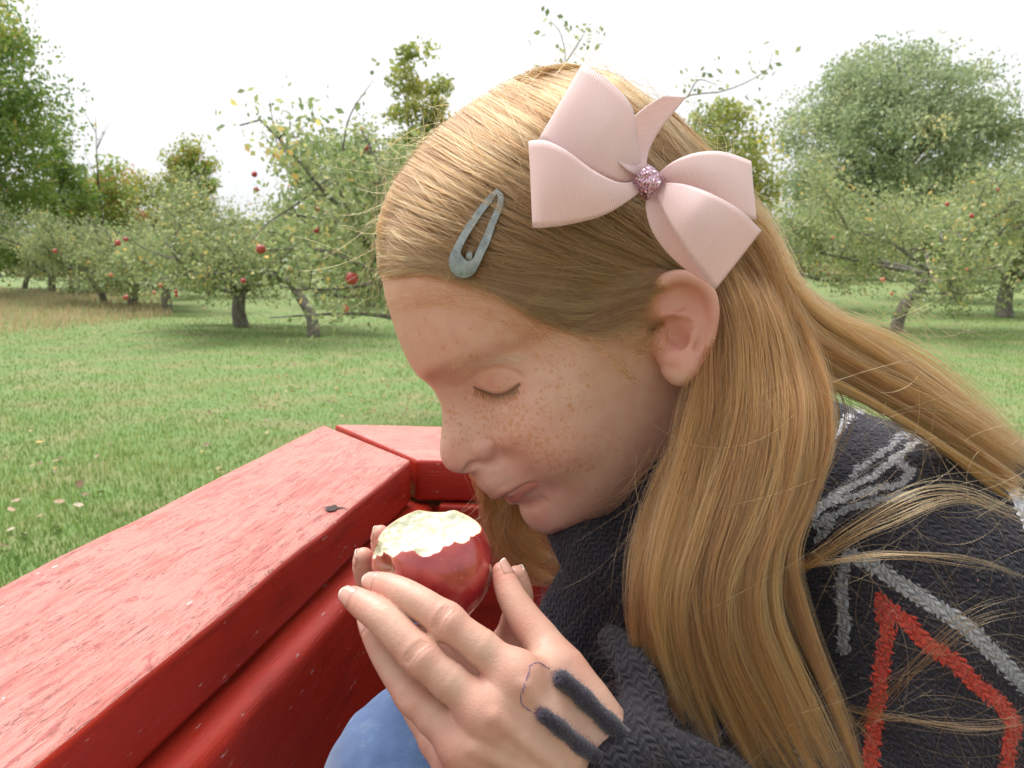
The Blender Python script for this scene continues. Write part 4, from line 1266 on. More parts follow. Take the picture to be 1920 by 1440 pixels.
# ================================================================== bitten apple
def build_apple():
    ce = M(813, 1056, .398)
    ax = np.array([-.80, .02, -.60]); ax /= np.linalg.norm(ax)     # core axis: the blossom end shows on the left
    A = Field(ce - 36, ce + 36, 0.42)
    def fruit(x, y, z):
        dx, dy, dz = x - ce[0], y - ce[1], z - ce[2]
        h = dx * ax[0] + dy * ax[1] + dz * ax[2]
        rr = np.sqrt(np.maximum(dx * dx + dy * dy + dz * dz - h * h, 1e-6))
        th = np.arctan2(rr, h)
        ang = np.arctan2(dy, dx * ax[2] - dz * ax[0])
        R_ = 27.4 * (1 + .02 * np.cos(th) - .03 * np.cos(2 * th) + .012 * np.cos(5 * ang) * np.clip(np.cos(th), 0, 1)) - 6.2 * np.exp(-(th / .26)**2) - 6 * np.exp(-((math.pi - th) / .3)**2)
        return (np.sqrt(h * h + rr * rr) - R_) * .9
    A.add(fruit, ce - 34, ce + 34, k=.01)
    whole = A.F.copy()
    # bite: a scooped cut with scalloped tooth marks along its lower edge
    for (px, py, d, r) in ((800, 919, .380, 24.5), (768, 940, .392, 22.0), (842, 926, .392, 21.5), (752, 982, .372, 12.0), (728, 1000, .380, 10.0), (818, 902, .412, 15.5)):
        A.ball(M(px, py, d), r, k=1.0, sub=True)
    # tooth marks: notches where the bite edge meets the near side
    for (px, py, r) in ((710, 1022, 4.6), (742, 1014, 4.4), (798, 1018, 5.6), (815, 1020, 3.6), (836, 1010, 3.0), (862, 998, 5.0), (882, 992, 3.4), (702, 1034, 3.2)):
        ds = np.arange(.36, .41, .0004); P = np.array([M(px, py, d) for d in ds]); fv = np.array([float(fruit(*p)) for p in P])
        A.ball(P[int(np.argmax(fv < 0))], r, k=.5, sub=True)
    v, f = A.mesh()
    q = (v - A.lo) / A.h; i = np.clip(np.floor(q).astype(int), 0, A.n - 2); t = q - i
    wv = np.zeros(len(v))
    for c in ((a, b, d) for a in (0, 1) for b in (0, 1) for d in (0, 1)):
        w = np.prod([t[:, k] if c[k] else 1 - t[:, k] for k in range(3)], axis=0)
        wv += w * whole[i[:, 0] + c[0], i[:, 1] + c[1], i[:, 2] + c[2]]
    # uneven bitten surface
    fl = wv < -.35
    wn_ = np.array([mnoise.fractal(Vector(p * .16), 1, 2, 4) for p in v[fl]])
    nn = vnormals(v, f)
    v = v.copy(); v[fl] += nn[fl] * (wn_ * 1.1 * np.clip((-wv[fl] - .35) / 1.5, 0, 1))[:, None]
    fm = fl[f].sum(1) >= 3
    root = empty('bitten_apple', tuple(c2w(ce * 1e-3)))
    props(root, 'shiny dark red apple with a big bite out of its top, held in both hands', 'apple')
    out = []
    h = (v - ce) @ ax; th = np.arctan2(np.linalg.norm(v - ce - h[:, None] * ax, axis=1), h)
    for nm, mask, mat in (('skin', ~fm, apple_skin()), ('flesh', fm, apple_flesh())):
        used = np.unique(f[mask]); mp = np.full(len(v), -1); mp[used] = np.arange(len(used))
        o = mesh_obj(nm, c2w(v[used] * 1e-3), mp[f[mask]], mat, root)
        vattr(o, 'pole', th[used]); vattr(o, 'deep', np.clip(-wv[used], 0, 30))
    return root

def apple_skin():
    m = Mat('apple_skin'); co = m.coord(); th = m.attr('pole')
    streak = m.noise(co, 120, 4, .6)
    base = m.mix(streak, (.27, .014, .018), (.42, .030, .030))
    base = m.mix(m.mrange(m.noise(co, 60, 4), .45, .75), base, (.50, .07, .06))
    # paler pink blush and tan russet around the blossom end
    base = m.mix(m.mrange(m.math('ADD', th, m.math('MULTIPLY', m.noise(co, 90, 3), .5)), .5, 1.15, .62, 0.0), base, (.52, .14, .12))
    base = m.mix(m.mrange(m.math('ADD', th, m.math('MULTIPLY', m.noise(co, 220, 3), .35)), .2, .55, .85, 0.0), base, (.42, .22, .09))
    dots = m.mrange(m.voronoi(co, 230), .05, .11, .5, 0.0)
    base = m.mix(dots, base, (.62, .30, .20))
    m.set(Base_Color=base, Roughness=m.mrange(m.noise(co, 160, 3), .35, .7, .16, .32))
    m.bsdf.inputs['Coat Weight'].default_value = 1.0; m.bsdf.inputs['Coat Roughness'].default_value = .07
    m.set(Normal=m.bump(m.noise(co, 260, 3), .08, .001))
    return m.m

def apple_flesh():
    m = Mat('apple_flesh'); co = m.coord(); dp = m.attr('deep')
    base = m.mix(m.noise(co, 150, 4), (.64, .62, .45), (.70, .69, .54))
    base = m.mix(m.mrange(dp, .2, 1.6, .75, 0.0), base, (.68, .60, .22))
    m.set(Base_Color=base, Roughness=.45)
    m.bsdf.inputs['Subsurface Weight'].default_value = .25; m.bsdf.inputs['Subsurface Scale'].default_value = .003
    m.bsdf.inputs['Subsurface Radius'].default_value = (1, .9, .5)
    m.set(Normal=m.bump(m.math('ADD', m.noise(co, 420, 5, .65), m.math('MULTIPLY', m.noise(co, 1400, 2), .3)), .35, .0012))
    return m.m
build_apple()
# ================================================================== PERSON: hair, brows, lashes
def hair_material(name, light, dark, rough=.34):
    m = Mat(name)
    m.n.remove(m.bsdf)
    h = m.node('ShaderNodeBsdfHairPrincipled'); h.parametrization = 'COLOR'
    tone = m.attr('tone')
    info = m.node('ShaderNodeHairInfo')
    t2 = m.math('ADD', m.math('MULTIPLY', tone, .75), m.math('MULTIPLY', info.outputs['Random'], .25))
    m.val(m.mix(t2, dark, light), h.inputs['Color'])
    h.inputs['Roughness'].default_value = rough; h.inputs['Radial Roughness'].default_value = .55
    m.nt.links.new(h.outputs[0], m.out.inputs['Surface'])
    return m.m
HAIR = hair_material('hair_strawberry_blonde', (.39, .160, .046), (.060, .019, .0055), .26)
PALE = hair_material('hair_pale', (.78, .58, .38), (.55, .34, .17))

CAM_H = c2h(np.zeros(3))
def hair_shell(px, py, lift):
    """points (head frame) where photo pixels meet the skull swollen by lift mm; past its outline: the nearest rim point"""
    px, py, lift = np.broadcast_arrays(np.asarray(px, float), np.asarray(py, float), np.asarray(lift, float))
    a, b = (px - 960) / F_PX, -(py - 720) / F_PX
    dirc = np.stack([a, b, np.ones_like(a)], -1)
    dh = np.stack([dirc @ EX, dirc @ EY, dirc @ ES], -1)
    rad = SKULL_R + lift[..., None]
    o = ((CAM_H - SKULL_C) @ skull_ax.T) / rad
    dd = (dh @ skull_ax.T) / rad
    A = (dd * dd).sum(-1); B = (o * dd).sum(-1); Cc = (o * o).sum(-1) - 1
    disc = B * B - A * Cc
    t = (-B - np.sqrt(np.maximum(disc, 0))) / A
    return CAM_H + dh * t[..., None]

def keep_out(S, need):
    """push points that sank into the head back out of its surface"""
    for _ in range(2):
        f = fsamp(S); bad = f < need
        if not bad.any(): break
        p = S[bad]; e = 2.0
        g = np.stack([fsamp(p + e * u) - fsamp(p - e * u) for u in np.eye(3)], -1); g /= np.linalg.norm(g, axis=-1)[:, None] + 1e-9
        S[bad] = p + g * (np.broadcast_to(need, f.shape)[bad] - f[bad])[:, None]
    return S

def wavy(n, k, amp, rg, freq=2.0):
    """smooth random wander (n,k) growing along the strand"""
    t = np.linspace(0, 1, k)[None]
    out = np.zeros((n, k))
    for f in (.6, 1.3, 2.3):
        out += rg.normal(0, 1, (n, 1)) * np.sin(2 * math.pi * (f * freq * .5 * t + rg.random((n, 1)))) / f
    return out * amp * np.minimum(1, t * 4)

CROWN = hair_material('hair_crown', (.46, .238, .098), (.092, .033, .010), .36)
ALL = []            # (strands, radius, tone)
def sheet(guides, n, lift0, lift1, k=20, t0=(0, .40), t1=(.9, 1.0), jit=5, rad=.00010, seed=1, clump=0.0, nclump=60, lift_noise=1.2):
    rg = np.random.default_rng(seed)
    K = 40
    G = np.stack([catmull(g, K) for g in guides])                    # (m, K, 2)
    m = len(guides)
    w = rg.random(n) * (m - 1)
    if clump:
        cc = np.sort(rg.random(nclump)) * (m - 1)
        near = cc[np.argmin(np.abs(w[:, None] - cc[None]), axis=1)]
        wend = w + (near - w) * clump
    else: wend = w
    ta = t0[0] + (t0[1] - t0[0]) * rg.random(n)**1.5
    tb = t1[0] + (t1[1] - t1[0]) * rg.random(n)
    u = ta[:, None] + (tb - ta)[:, None] * np.linspace(0, 1, k)[None]
    ww = w[:, None] + (wend - w)[:, None] * np.linspace(0, 1, k)[None]**.7
    ww = np.clip(ww + wavy(n, k, .035, rg), 0, m - 1.001)
    i = np.floor(ww).astype(int); fr = ww - i
    uu = u * (K - 1); j = np.clip(np.floor(uu).astype(int), 0, K - 2); fj = uu - j
    def g(a, b): return G[a, b]
    P = ((g(i, j) * (1 - fj)[..., None] + g(i, j + 1) * fj[..., None]) * (1 - fr)[..., None]
         + (g(np.minimum(i + 1, m - 1), j) * (1 - fj)[..., None] + g(np.minimum(i + 1, m - 1), j + 1) * fj[..., None]) * fr[..., None])
    P[..., 0] += wavy(n, k, jit, rg); P[..., 1] += wavy(n, k, jit, rg)
    L0 = np.interp(w, np.linspace(0, m - 1, len(lift0)), lift0); L1 = np.interp(w, np.linspace(0, m - 1, len(lift1)), lift1)
    lift = L0[:, None] + (L1 - L0)[:, None] * u
    depth = rg.random(n)**1.4                                         # how deep in the layer
    lump = (np.sin(w[:, None] * 19 + 1.5 * u) * .8 + np.sin(w[:, None] * 41 + 2.5 * u + 1) * .4) * lift_noise
    rise = np.minimum(1, np.linspace(0, 1, k)[None] / np.where(ta > .03, .30, .20)[:, None])**.7
    lift = (lift * (1 - .75 * depth[:, None]) + lump) * (.12 + .88 * rise) + wavy(n, k, .08, rg) + .8
    S = keep_out(hair_shell(P[..., 0], P[..., 1], lift), np.minimum(lift, 2.2) * .6)
    st = c2w(h2c(S))
    tone = np.clip(.46 + .22 * np.sin(w * 5.3) + .15 * np.sin(w * 13.1 + 2) + rg.normal(0, .26, n) - .35 * depth, 0, 1)
    ALL.append((st, rad * rg.uniform(.75, 1.25, n), tone))
    return st

def lock(pts, n, width, k=26, seed=0, dthick=None, rad=.00010, tone=.5, wave=.0, taper=.35, ends=.12, frizz=.5, gather=1.0):
    """a lock of hair along pts (px, py, d); width in photo px at the points"""
    rg = np.random.default_rng(seed + 1000)
    c = catmull([C(*p) for p in pts], k)                              # camera-aligned metres
    wd = np.interp(np.linspace(0, 1, k), np.linspace(0, 1, len(width)), width) * (c[:, 2] / F_PX)
    T = np.gradient(c, axis=0); T /= np.linalg.norm(T, axis=1)[:, None]
    view = c / np.linalg.norm(c, axis=1)[:, None]
    N = np.cross(T, view); N /= np.linalg.norm(N, axis=1)[:, None] + 1e-9
    Bn = np.cross(T, N)
    a = rg.normal(0, .42, n); a = np.clip(a, -1.1, 1.1); b = rg.normal(0, .42, n)
    dth = .45 if dthick is None else dthick
    # a lock is made of finer wisps that keep together
    nw = max(3, n // 45); wa, wb = rg.uniform(-.9, .9, nw), rg.uniform(-1, 1, nw)
    pick = rg.integers(0, nw, n)
    t = np.linspace(0, 1, k)[None]
    mixw = (.25 + .6 * t) * gather
    A = a[:, None] * (1 - mixw) + (wa[pick] + .25 * a)[:, None] * mixw
    B = b[:, None] * (1 - mixw) + (wb[pick] + .25 * b)[:, None] * mixw
    A = A + wavy(n, k, .06 * frizz, rg) + wavy(nw, k, .16 * frizz, rg)[pick]
    B = B + wavy(n, k, .06 * frizz, rg) + wavy(nw, k, .16 * frizz, rg)[pick]
    S = c[None] + (A * wd[None])[..., None] * N[None] + (B * wd[None] * dth)[..., None] * Bn[None]
    # uneven ends
    cut = 1 - ends * rg.random(n)**1.6
    u = np.linspace(0, 1, k)[None] * cut[:, None] * (k - 1)
    j = np.clip(np.floor(u).astype(int), 0, k - 2); f = u - j
    rr = np.arange(n)[:, None]
    S = S[rr, j] * (1 - f)[..., None] + S[rr, j + 1] * f[..., None]
    tn = np.clip(tone + rg.normal(0, .36, nw)[pick] + rg.normal(0, .24, n) - .16 * wb[pick], 0, 1)
    ALL.append((c2w(S), rad * rg.uniform(.75, 1.25, n), tn))

def strand_groups():
    """one Curves object per point count"""
    by = {}
    for st, r, tn in ALL: by.setdefault(st.shape[1], []).append((st, r, tn))
    return by

# --- hair on the head, swept back from the forehead
SW = [[(1062, 117), (1150, 140), (1232, 198), (1312, 278), (1382, 358), (1442, 440)],
      [(1000, 126), (1100, 158), (1200, 230), (1290, 330), (1350, 420), (1402, 500)],
      [(932, 158), (1032, 210), (1140, 290), (1240, 380), (1312, 460), (1372, 540)],
      [(868, 200), (980, 272), (1100, 350), (1200, 420), (1282, 492), (1362, 570)],
      [(812, 246), (930, 320), (1060, 392), (1170, 450), (1262, 502), (1350, 565)],
      [(766, 300), (880, 362), (1000, 422), (1120, 472), (1222, 505), (1330, 545)],
      [(730, 352), (840, 402), (950, 447), (1070, 487), (1182, 512), (1300, 535)],
      [(710, 402), (800, 437), (910, 472), (1030, 502), (1152, 520), (1270, 530)],
      [(704, 452), (780, 467), (890, 492), (1010, 517), (1132, 528), (1245, 527)],
      [(706, 500), (780, 497), (880, 514), (990, 537), (1110, 546), (1228, 535)],
      [(716, 522), (790, 510), (880, 528), (980, 560), (1092, 574), (1216, 546)]]
sheet(SW, 17000, [15, 15, 14, 12, 11, 10, 9, 7, 5, 3, 1.5], [14, 13, 11, 9, 7, 6, 5, 4, 3, 3, 2], seed=11, jit=1.6, clump=.6, nclump=130, rad=.000095)
FRONT = [[(714, 516), (790, 500), (880, 514), (980, 556), (1092, 572), (1216, 545)],
         [(728, 526), (815, 508), (900, 526), (1000, 574), (1100, 592), (1212, 558)],
         [(800, 514), (870, 512), (940, 544), (1020, 592), (1110, 610), (1208, 572)],
         [(900, 545), (955, 564), (1015, 592), (1075, 618), (1135, 628), (1202, 594)]]
sheet(FRONT, 1700, [3, 3, 2.5, 2], [4.5, 4.5, 4, 3], seed=12, t0=(0, .45), jit=3, clump=.85, nclump=34, lift_noise=.8, rad=.00011)
MESS = [[(1040, 120), (1080, 200), (1130, 300), (1190, 400)], [(960, 150), (1010, 240), (1080, 340), (1160, 430)], [(880, 205), (930, 290), (1010, 380), (1110, 460)], [(810, 262), (860, 330), (940, 420), (1060, 500)],
        [(752, 330), (800, 385), (880, 450), (1000, 520)], [(712, 400), (760, 440), (840, 490), (950, 545)], [(692, 460), (740, 480), (810, 510), (900, 555)]]
sheet(MESS, 500, [17, 16, 14, 12, 10, 8, 5], [15, 13, 11, 9, 8, 6, 4], seed=17, jit=4, t0=(0, .4), t1=(.6, 1.0), clump=.85, nclump=40, rad=.00009, lift_noise=.8)
sheet(SW, 2200, [18, 18, 17, 15, 14, 12, 11, 9, 7, 4, 2.5], [17, 15, 13, 11, 9, 8, 7, 6, 5, 4, 3], seed=18, jit=5, t0=(0, .6), t1=(.5, 1.0), rad=.00009, clump=.85, nclump=60)
# thin pale hairs along the forehead
sheet([[(712, 552), (760, 540), (830, 535), (900, 545)], [(722, 575), (780, 552), (850, 552), (930, 570)], [(740, 590), (810, 570), (900, 580), (990, 615)]], 36, [1, 1, 1], [2, 2, 2], seed=13, t0=(0, .4), jit=9, rad=.00006, lift_noise=.2)
sheet([[(860, 540), (880, 570), (930, 600), (990, 622)], [(900, 540), (930, 585), (990, 620), (1060, 650)], [(1000, 590), (1060, 630), (1120, 650), (1190, 640)]], 40, [2, 2, 2], [1.5, 1.5, 1], seed=14, t0=(0, .3), jit=10, rad=.00007, lift_noise=.2)
# wisp in front of the ear
sheet([[(1100, 628), (1118, 650), (1136, 672), (1150, 694)], [(1112, 630), (1130, 652), (1146, 672), (1158, 688)]], 40, [2, 2], [3, 3], seed=15, t0=(0, .2), jit=4, rad=.00008, lift_noise=.1)
sheet([[(1150, 622), (1180, 612), (1205, 595), (1222, 575)], [(1160, 650), (1190, 635), (1210, 610), (1222, 585)]], 160, [2, 2], [4, 4], seed=16, t0=(0, .2), jit=6, rad=.00008, lift_noise=.1)
# far side of the crown, so that the outline is closed from other places too
def far_crown():
    rg = np.random.default_rng(5); n = 3500; k = 14
    th = rg.uniform(R(32), R(175), n); s0 = rg.uniform(2, 12, n)
    t = np.linspace(0, 1, k)[None]
    lat = (-.02 - (t * (rg.uniform(.5, 1.35, n) * np.interp(th, [R(10), R(45)], [.35, 1]))[:, None]))            # runs over to the far side
    az = th[:, None] + .25 * t
    rad = SKULL_R[None, None] + (10 - 5 * t)[..., None] * np.ones(3) * (.4 + .6 * rg.random(n))[:, None, None]
    q = np.stack([-np.cos(az) * np.cos(lat), np.sin(az) * np.cos(lat), np.sin(lat)], -1) * rad
    S = SKULL_C + q @ skull_ax
    ALL.append((c2w(h2c(S)), .000105 * rg.uniform(.8, 1.2, n), np.clip(rg.normal(.45, .2, n), 0, 1)))
far_crown()

# --- long hair
def top(px, py, lift):
    c = h2c(hair_shell(px, py, lift)); d = float(c[2]); return (px, py, d)
LK = [  # points, width px, strands, tone
 ([top(1240, 440, 4), top(1310, 500, 5), (1348, 600, 0.4440), (1338, 720, 0.4340), (1288, 850, 0.4260), (1232, 985, 0.4159), (1204, 1110, 0.4069), (1203, 1220, 0.4030), (1222, 1310, 0.4005)], [24, 26, 28, 32, 34, 30, 28, 22, 6], 640, .42),
 ([top(1250, 420, 5), top(1322, 490, 6), (1362, 600, 0.4420), (1354, 720, 0.4300), (1318, 850, 0.4190), (1266, 1000, 0.4068), (1234, 1130, 0.3984), (1244, 1250, 0.3948), (1285, 1365, 0.3905)], [24, 26, 30, 34, 36, 34, 30, 26, 6], 700, .60),
 ([top(1262, 400, 6), top(1335, 480, 7), (1380, 600, 0.4400), (1378, 720, 0.4260), (1352, 850, 0.4110), (1306, 1000, 0.3968), (1276, 1130, 0.3894), (1296, 1270, 0.3854), (1352, 1420, 0.3806)], [24, 26, 30, 36, 38, 36, 32, 28, 8], 760, .70),
 ([top(1275, 385, 7), top(1350, 470, 8), (1398, 600, 0.4400), (1404, 710, 0.4260), (1392, 840, 0.4090), (1346, 990, 0.3945), (1314, 1120, 0.3872), (1336, 1250, 0.3828), (1395, 1390, 0.3787), (1440, 1480, 0.3762)], [24, 26, 30, 34, 38, 34, 32, 28, 22, 10], 760, .48),
 ([top(1290, 370, 8), top(1365, 460, 9), (1412, 600, 0.4410), (1428, 710, 0.4270), (1430, 830, 0.4090), (1398, 970, 0.3940), (1360, 1090, 0.3863), (1372, 1220, 0.3820), (1436, 1360, 0.3779), (1500, 1480, 0.3742)], [24, 26, 30, 34, 36, 30, 30, 30, 26, 16], 760, .74),
 ([top(1300, 360, 8), top(1378, 450, 9), (1430, 590, 0.4440), (1455, 700, 0.4300), (1468, 810, 0.4120), (1446, 940, 0.3981), (1402, 1060, 0.3875), (1404, 1180, 0.3828), (1468, 1330, 0.3780), (1545, 1480, 0.3722)], [24, 26, 30, 32, 32, 28, 28, 28, 26, 18], 700, .58),
 ([top(1310, 350, 9), top(1388, 440, 10), (1446, 590, 0.4480), (1480, 690, 0.4340), (1506, 790, 0.4160), (1494, 910, 0.4043), (1450, 1030, 0.3916), (1446, 1150, 0.3860), (1508, 1310, 0.3805), (1590, 1480, 0.3722)], [24, 26, 28, 30, 28, 24, 24, 26, 24, 18], 620, .78),
 ([top(1318, 340, 10), top(1395, 430, 10), (1460, 580, 0.4540), (1502, 660, 0.4400), (1532, 745, 0.4240), (1540, 835, 0.4120), (1512, 935, 0.4025), (1478, 1040, 0.3929), (1508, 1165, 0.3889), (1570, 1330, 0.3820), (1622, 1480, 0.3762)], [22, 24, 26, 26, 22, 18, 18, 20, 20, 20, 14], 500, .62),
 ([(1400, 560, .462), (1400, 720, .452), (1370, 880, .444), (1330, 1020, .438), (1310, 1150, .438), (1330, 1290, .442)], [40, 55, 62, 62, 56, 24], 520, .08),
 ([(1430, 560, .466), (1450, 720, .456), (1440, 880, .444), (1410, 1020, .436), (1430, 1150, .438), (1490, 1300, .442), (1560, 1460, .446)], [40, 55, 56, 56, 56, 46, 30], 520, .08),
 # band lying back over the shoulder
 ([top(1230, 250, 10), top(1330, 340, 11), (1410, 440, 0.4660), (1462, 545, 0.4600), (1525, 612, 0.4550), (1640, 682, 0.4510), (1770, 772, 0.4490), (1960, 902, 0.4520)], [24, 28, 34, 36, 32, 30, 30, 32], 860, .76),
 ([top(1220, 210, 12), top(1320, 300, 12), (1410, 420, 0.4800), (1475, 540, 0.4760), (1558, 612, 0.4710), (1680, 688, 0.4680), (1800, 778, 0.4660), (1960, 905, 0.4680)], [20, 24, 26, 28, 28, 28, 28, 30], 700, .84),
 ([top(1250, 300, 9), top(1330, 390, 10), (1400, 480, 0.4580), (1445, 590, 0.4500), (1502, 655, 0.4450), (1600, 714, 0.4400), (1720, 782, 0.4360), (1840, 864, 0.4340), (1960, 952, 0.4340)], [24, 28, 30, 32, 28, 20, 18, 20, 22], 560, .58),
 ([top(1330, 430, 8), (1400, 530, 0.4560), (1445, 630, 0.4490), (1520, 694, 0.4400), (1620, 744, 0.4340), (1720, 802, 0.4300), (1830, 882, 0.4280), (1950, 962, 0.4280)], [22, 24, 24, 18, 12, 10, 10, 10], 260, .66),
 ([top(1240, 200, 13), (1420, 400, 0.4880), (1500, 556, 0.4840), (1590, 622, 0.4800), (1700, 688, 0.4780), (1790, 753, 0.4780), (1960, 880, 0.4800)], [14, 16, 18, 18, 18, 20, 22], 300, .7),
 ([top(1280, 330, 9), (1400, 450, .464), (1452, 570, .455), (1515, 640, .449), (1620, 702, .445), (1745, 780, .442), (1860, 860, .441), (1970, 935, .442)], [26, 30, 34, 34, 32, 30, 30, 30], 520, .66),
 ([(1395, 500, .468), (1450, 610, .462), (1530, 670, .458), (1650, 735, .455), (1780, 815, .452), (1960, 935, .452)], [34, 42, 42, 38, 36, 36], 420, .12),
 # far-side hair seen under the chin
 ([(880, 720, .56), (915, 850, .56), (932, 950, .555), (945, 1010, .55), (1000, 1065, .545), (1090, 1090, .54)], [20, 28, 26, 24, 22, 14], 520, .50),
 ([(905, 740, .565), (950, 870, .565), (975, 970, .56), (1020, 1030, .55), (1110, 1060, .545)], [26, 36, 36, 30, 18], 520, .42),
 ([(960, 800, .56), (1010, 940, .56), (1050, 1000, .55), (1140, 1030, .54)], [36, 44, 34, 20], 360, .35),
]
for i_, (p_, w_, n_, t_) in enumerate(LK):
    lock(p_, n_, [q * .98 for q in w_], k=30, seed=i_ * 7 + 3, tone=t_, frizz=2.0, rad=.0001, ends=.30)
# thin loose locks lifted by the wind
for i_, (p_, w_, n_, t_) in enumerate([
 ([(1490, 1075, .404), (1530, 1050, .398), (1640, 970, .385), (1730, 935, .378), (1820, 938, .374), (1960, 1010, .372)], [8, 9, 11, 11, 12, 14], 70, .62),
 ([(1495, 1060, .404), (1560, 1052, .396), (1680, 1038, .384), (1800, 1050, .376), (1960, 1082, .37)], [6, 7, 7, 8, 8], 30, .5),
 ([(1600, 1380, .412), (1680, 1280, .395), (1760, 1200, .385), (1840, 1152, .378), (1960, 1130, .374)], [8, 8, 8, 9, 9], 34, .55),
 ([(1590, 1330, .412), (1660, 1345, .400), (1760, 1360, .388), (1860, 1366, .38), (1960, 1345, .376)], [7, 7, 7, 7, 8], 34, .5),
 ([(1590, 1340, .412), (1650, 1400, .404), (1720, 1460, .40)], [6, 7, 8], 26, .5),
 ([(1450, 690, .436), (1460, 780, .426), (1510, 880, .41), (1600, 950, .395)], [3, 3, 3, 3], 6, .8),
 ([(1210, 880, .44), (1150, 930, .44), (1110, 955, .445), (1085, 990, .45)], [8, 9, 9, 8], 9, .4),
 ([(1260, 860, .436), (1200, 900, .436), (1160, 935, .44), (1120, 945, .445)], [10, 12, 12, 10], 12, .4)]):
    lock(p_, int(n_ * .55), [q * 1.9 for q in w_], seed=500 + i_, tone=t_, frizz=1.6, rad=.00008, ends=.35, dthick=.8, gather=.55)
# single hairs blowing about the outline
def flyaways():
    rg = np.random.default_rng(21); out = []; k = 14
    def one(px, py, d, ang, L, curl):
        t = np.linspace(0, 1, k); a = ang + curl * t
        x = px + np.cumsum(np.cos(a)) * L / k; y = py + np.cumsum(np.sin(a)) * L / k
        dd = d + rg.normal(0, .012) * t
        return np.stack([(x - 960) / F_PX * dd, -(y - 720) / F_PX * dd, dd], -1)
    edge = catmull([(690, 520), (688, 440), (715, 365), (770, 290), (850, 205), (940, 150), (1060, 112), (1180, 160), (1300, 260), (1430, 420)], 200)
    for _ in range(640):
        i = int(rg.triangular(0, 30, 199) if rg.random() < .75 else rg.integers(0, 200)); p = edge[i]
        tan = edge[min(i + 1, 199)] - edge[max(i - 1, 0)]; ang = math.atan2(tan[1], tan[0])
        out.append(one(p[0] + rg.uniform(5, 40), p[1] + rg.uniform(5, 40), rg.uniform(.47, .51), ang + math.pi + rg.normal(-.1, .55) if rg.random() < .55 else ang + rg.normal(-.25, .3), rg.uniform(40, 190), rg.normal(0, .8)))
    for _ in range(110):                                             # over the sweater and shoulder
        out.append(one(rg.uniform(1500, 1900), rg.uniform(720, 1420), rg.uniform(.355, .40), rg.choice([.5, .75, -.4, 2.3]) + rg.normal(0, .25), rg.uniform(150, 380), rg.normal(0, 1.3)))
    for _ in range(90):                                              # edges of the long hair
        out.append(one(rg.uniform(1180, 1300), rg.uniform(800, 1250), rg.uniform(.40, .43), math.pi * .5 + rg.normal(.25, .35), rg.uniform(90, 260), rg.normal(0, .6)))
    for _ in range(80):
        out.append(one(rg.uniform(1440, 1700), rg.uniform(480, 680), rg.uniform(.45, .49), .6 + rg.normal(0, .3), rg.uniform(90, 300), rg.normal(0, .5)))
    for _ in range(46):                                              # behind nose and mouth
        out.append(one(rg.uniform(900, 960), rg.uniform(880, 1000), rg.uniform(.545, .575), math.pi * .62 + rg.normal(.1, .35), rg.uniform(40, 130), rg.normal(0, .5)))
    return np.array(out)
fly = flyaways()
# a few single hairs across clip and face
def across():
    rg = np.random.default_rng(8); S = []
    for base in ([(872, 300), (890, 380), (902, 450), (905, 520), (925, 590)], [(880, 310), (900, 400), (915, 480), (950, 570), (1000, 650), (1040, 690)], [(860, 320), (866, 400), (850, 470), (840, 540)],
                 [(905, 320), (930, 380), (960, 430), (985, 520)], [(876, 320), (892, 420), (906, 520), (912, 560)], [(700, 520), (730, 500), (800, 515), (850, 560)]):
        for _ in range(5):
            p = catmull(np.array(base, float) + rg.normal(0, 5, (len(base), 2)), 14)
            S.append(h2c(hair_shell(p[:, 0], p[:, 1], np.full(14, 7.5 if base[0][0] > 800 else 4))))
    return np.array(S)
acr = across()
for st in (fly, acr):
    ALL.append((c2w(st), rng.uniform(.00004, .00007, len(st)), rng.uniform(.45, 1.0, len(st))))

def is_crown(k): return k == 20
for k_, lst in strand_groups().items():
    st = np.concatenate([a for a, _, _ in lst]); ra = np.concatenate([b for _, b, _ in lst]); tn = np.concatenate([c for _, _, c in lst])
    o = hair_obj('hair', st, ra, CROWN if is_crown(k_) else HAIR, person)
    hair_rand(o, len(st), k_, tn)

# scalp under the strands
def scalp():
    nu, nv = 64, 40
    vs_ = []
    for i in range(nv):
        for j in range(nu):
            th = math.pi * i / (nv - 1); ph = 2 * math.pi * j / nu
            vs_.append(np.array([math.sin(th) * math.cos(ph), math.cos(th), math.sin(th) * math.sin(ph)]))
    q = np.array(vs_) * (SKULL_R + 1.2)
    P = SKULL_C + q @ skull_ax
    # keep what lies above the hairline (plane through forehead, temple and nape)
    a, b, c = hp(722, 525, 0), hp(1000, 585, 55), hp(1210, 560, 66)
    fs = [(i * nu + j, (i + 1) * nu + j, (i + 1) * nu + (j + 1) % nu, i * nu + (j + 1) % nu) for i in range(nv - 1) for j in range(nu)]
    hx = np.array([hp(700, 530, 0)[0], hp(800, 535, 30)[0], hp(960, 560, 55)[0], hp(1080, 590, 62)[0], hp(1200, 560, 66)[0], hp(1330, 640, 50)[0]])
    hy = np.array([hp(700, 528, 0)[1], hp(800, 530, 30)[1], hp(960, 560, 55)[1], hp(1080, 592, 62)[1], hp(1200, 560, 66)[1], hp(1330, 700, 50)[1]])
    keep = P[:, 1] > np.interp(P[:, 0], hx, hy) + np.interp(P[:, 0], [hx[0], hx[2], hx[3], hx[4]], [7, 12, 13, 4])
    fs = [f for f in fs if all(keep[v] for v in f)]
    used = sorted({v for f in fs for v in f}); mp = {v: i for i, v in enumerate(used)}
    m = Mat('scalp_hair'); m.set(Base_Color=(.19, .105, .045), Roughness=.8)
    return mesh_obj('scalp_hair', c2w(h2c(P[used])), [tuple(mp[v] for v in f) for f in fs], m.m, person)
scalp()

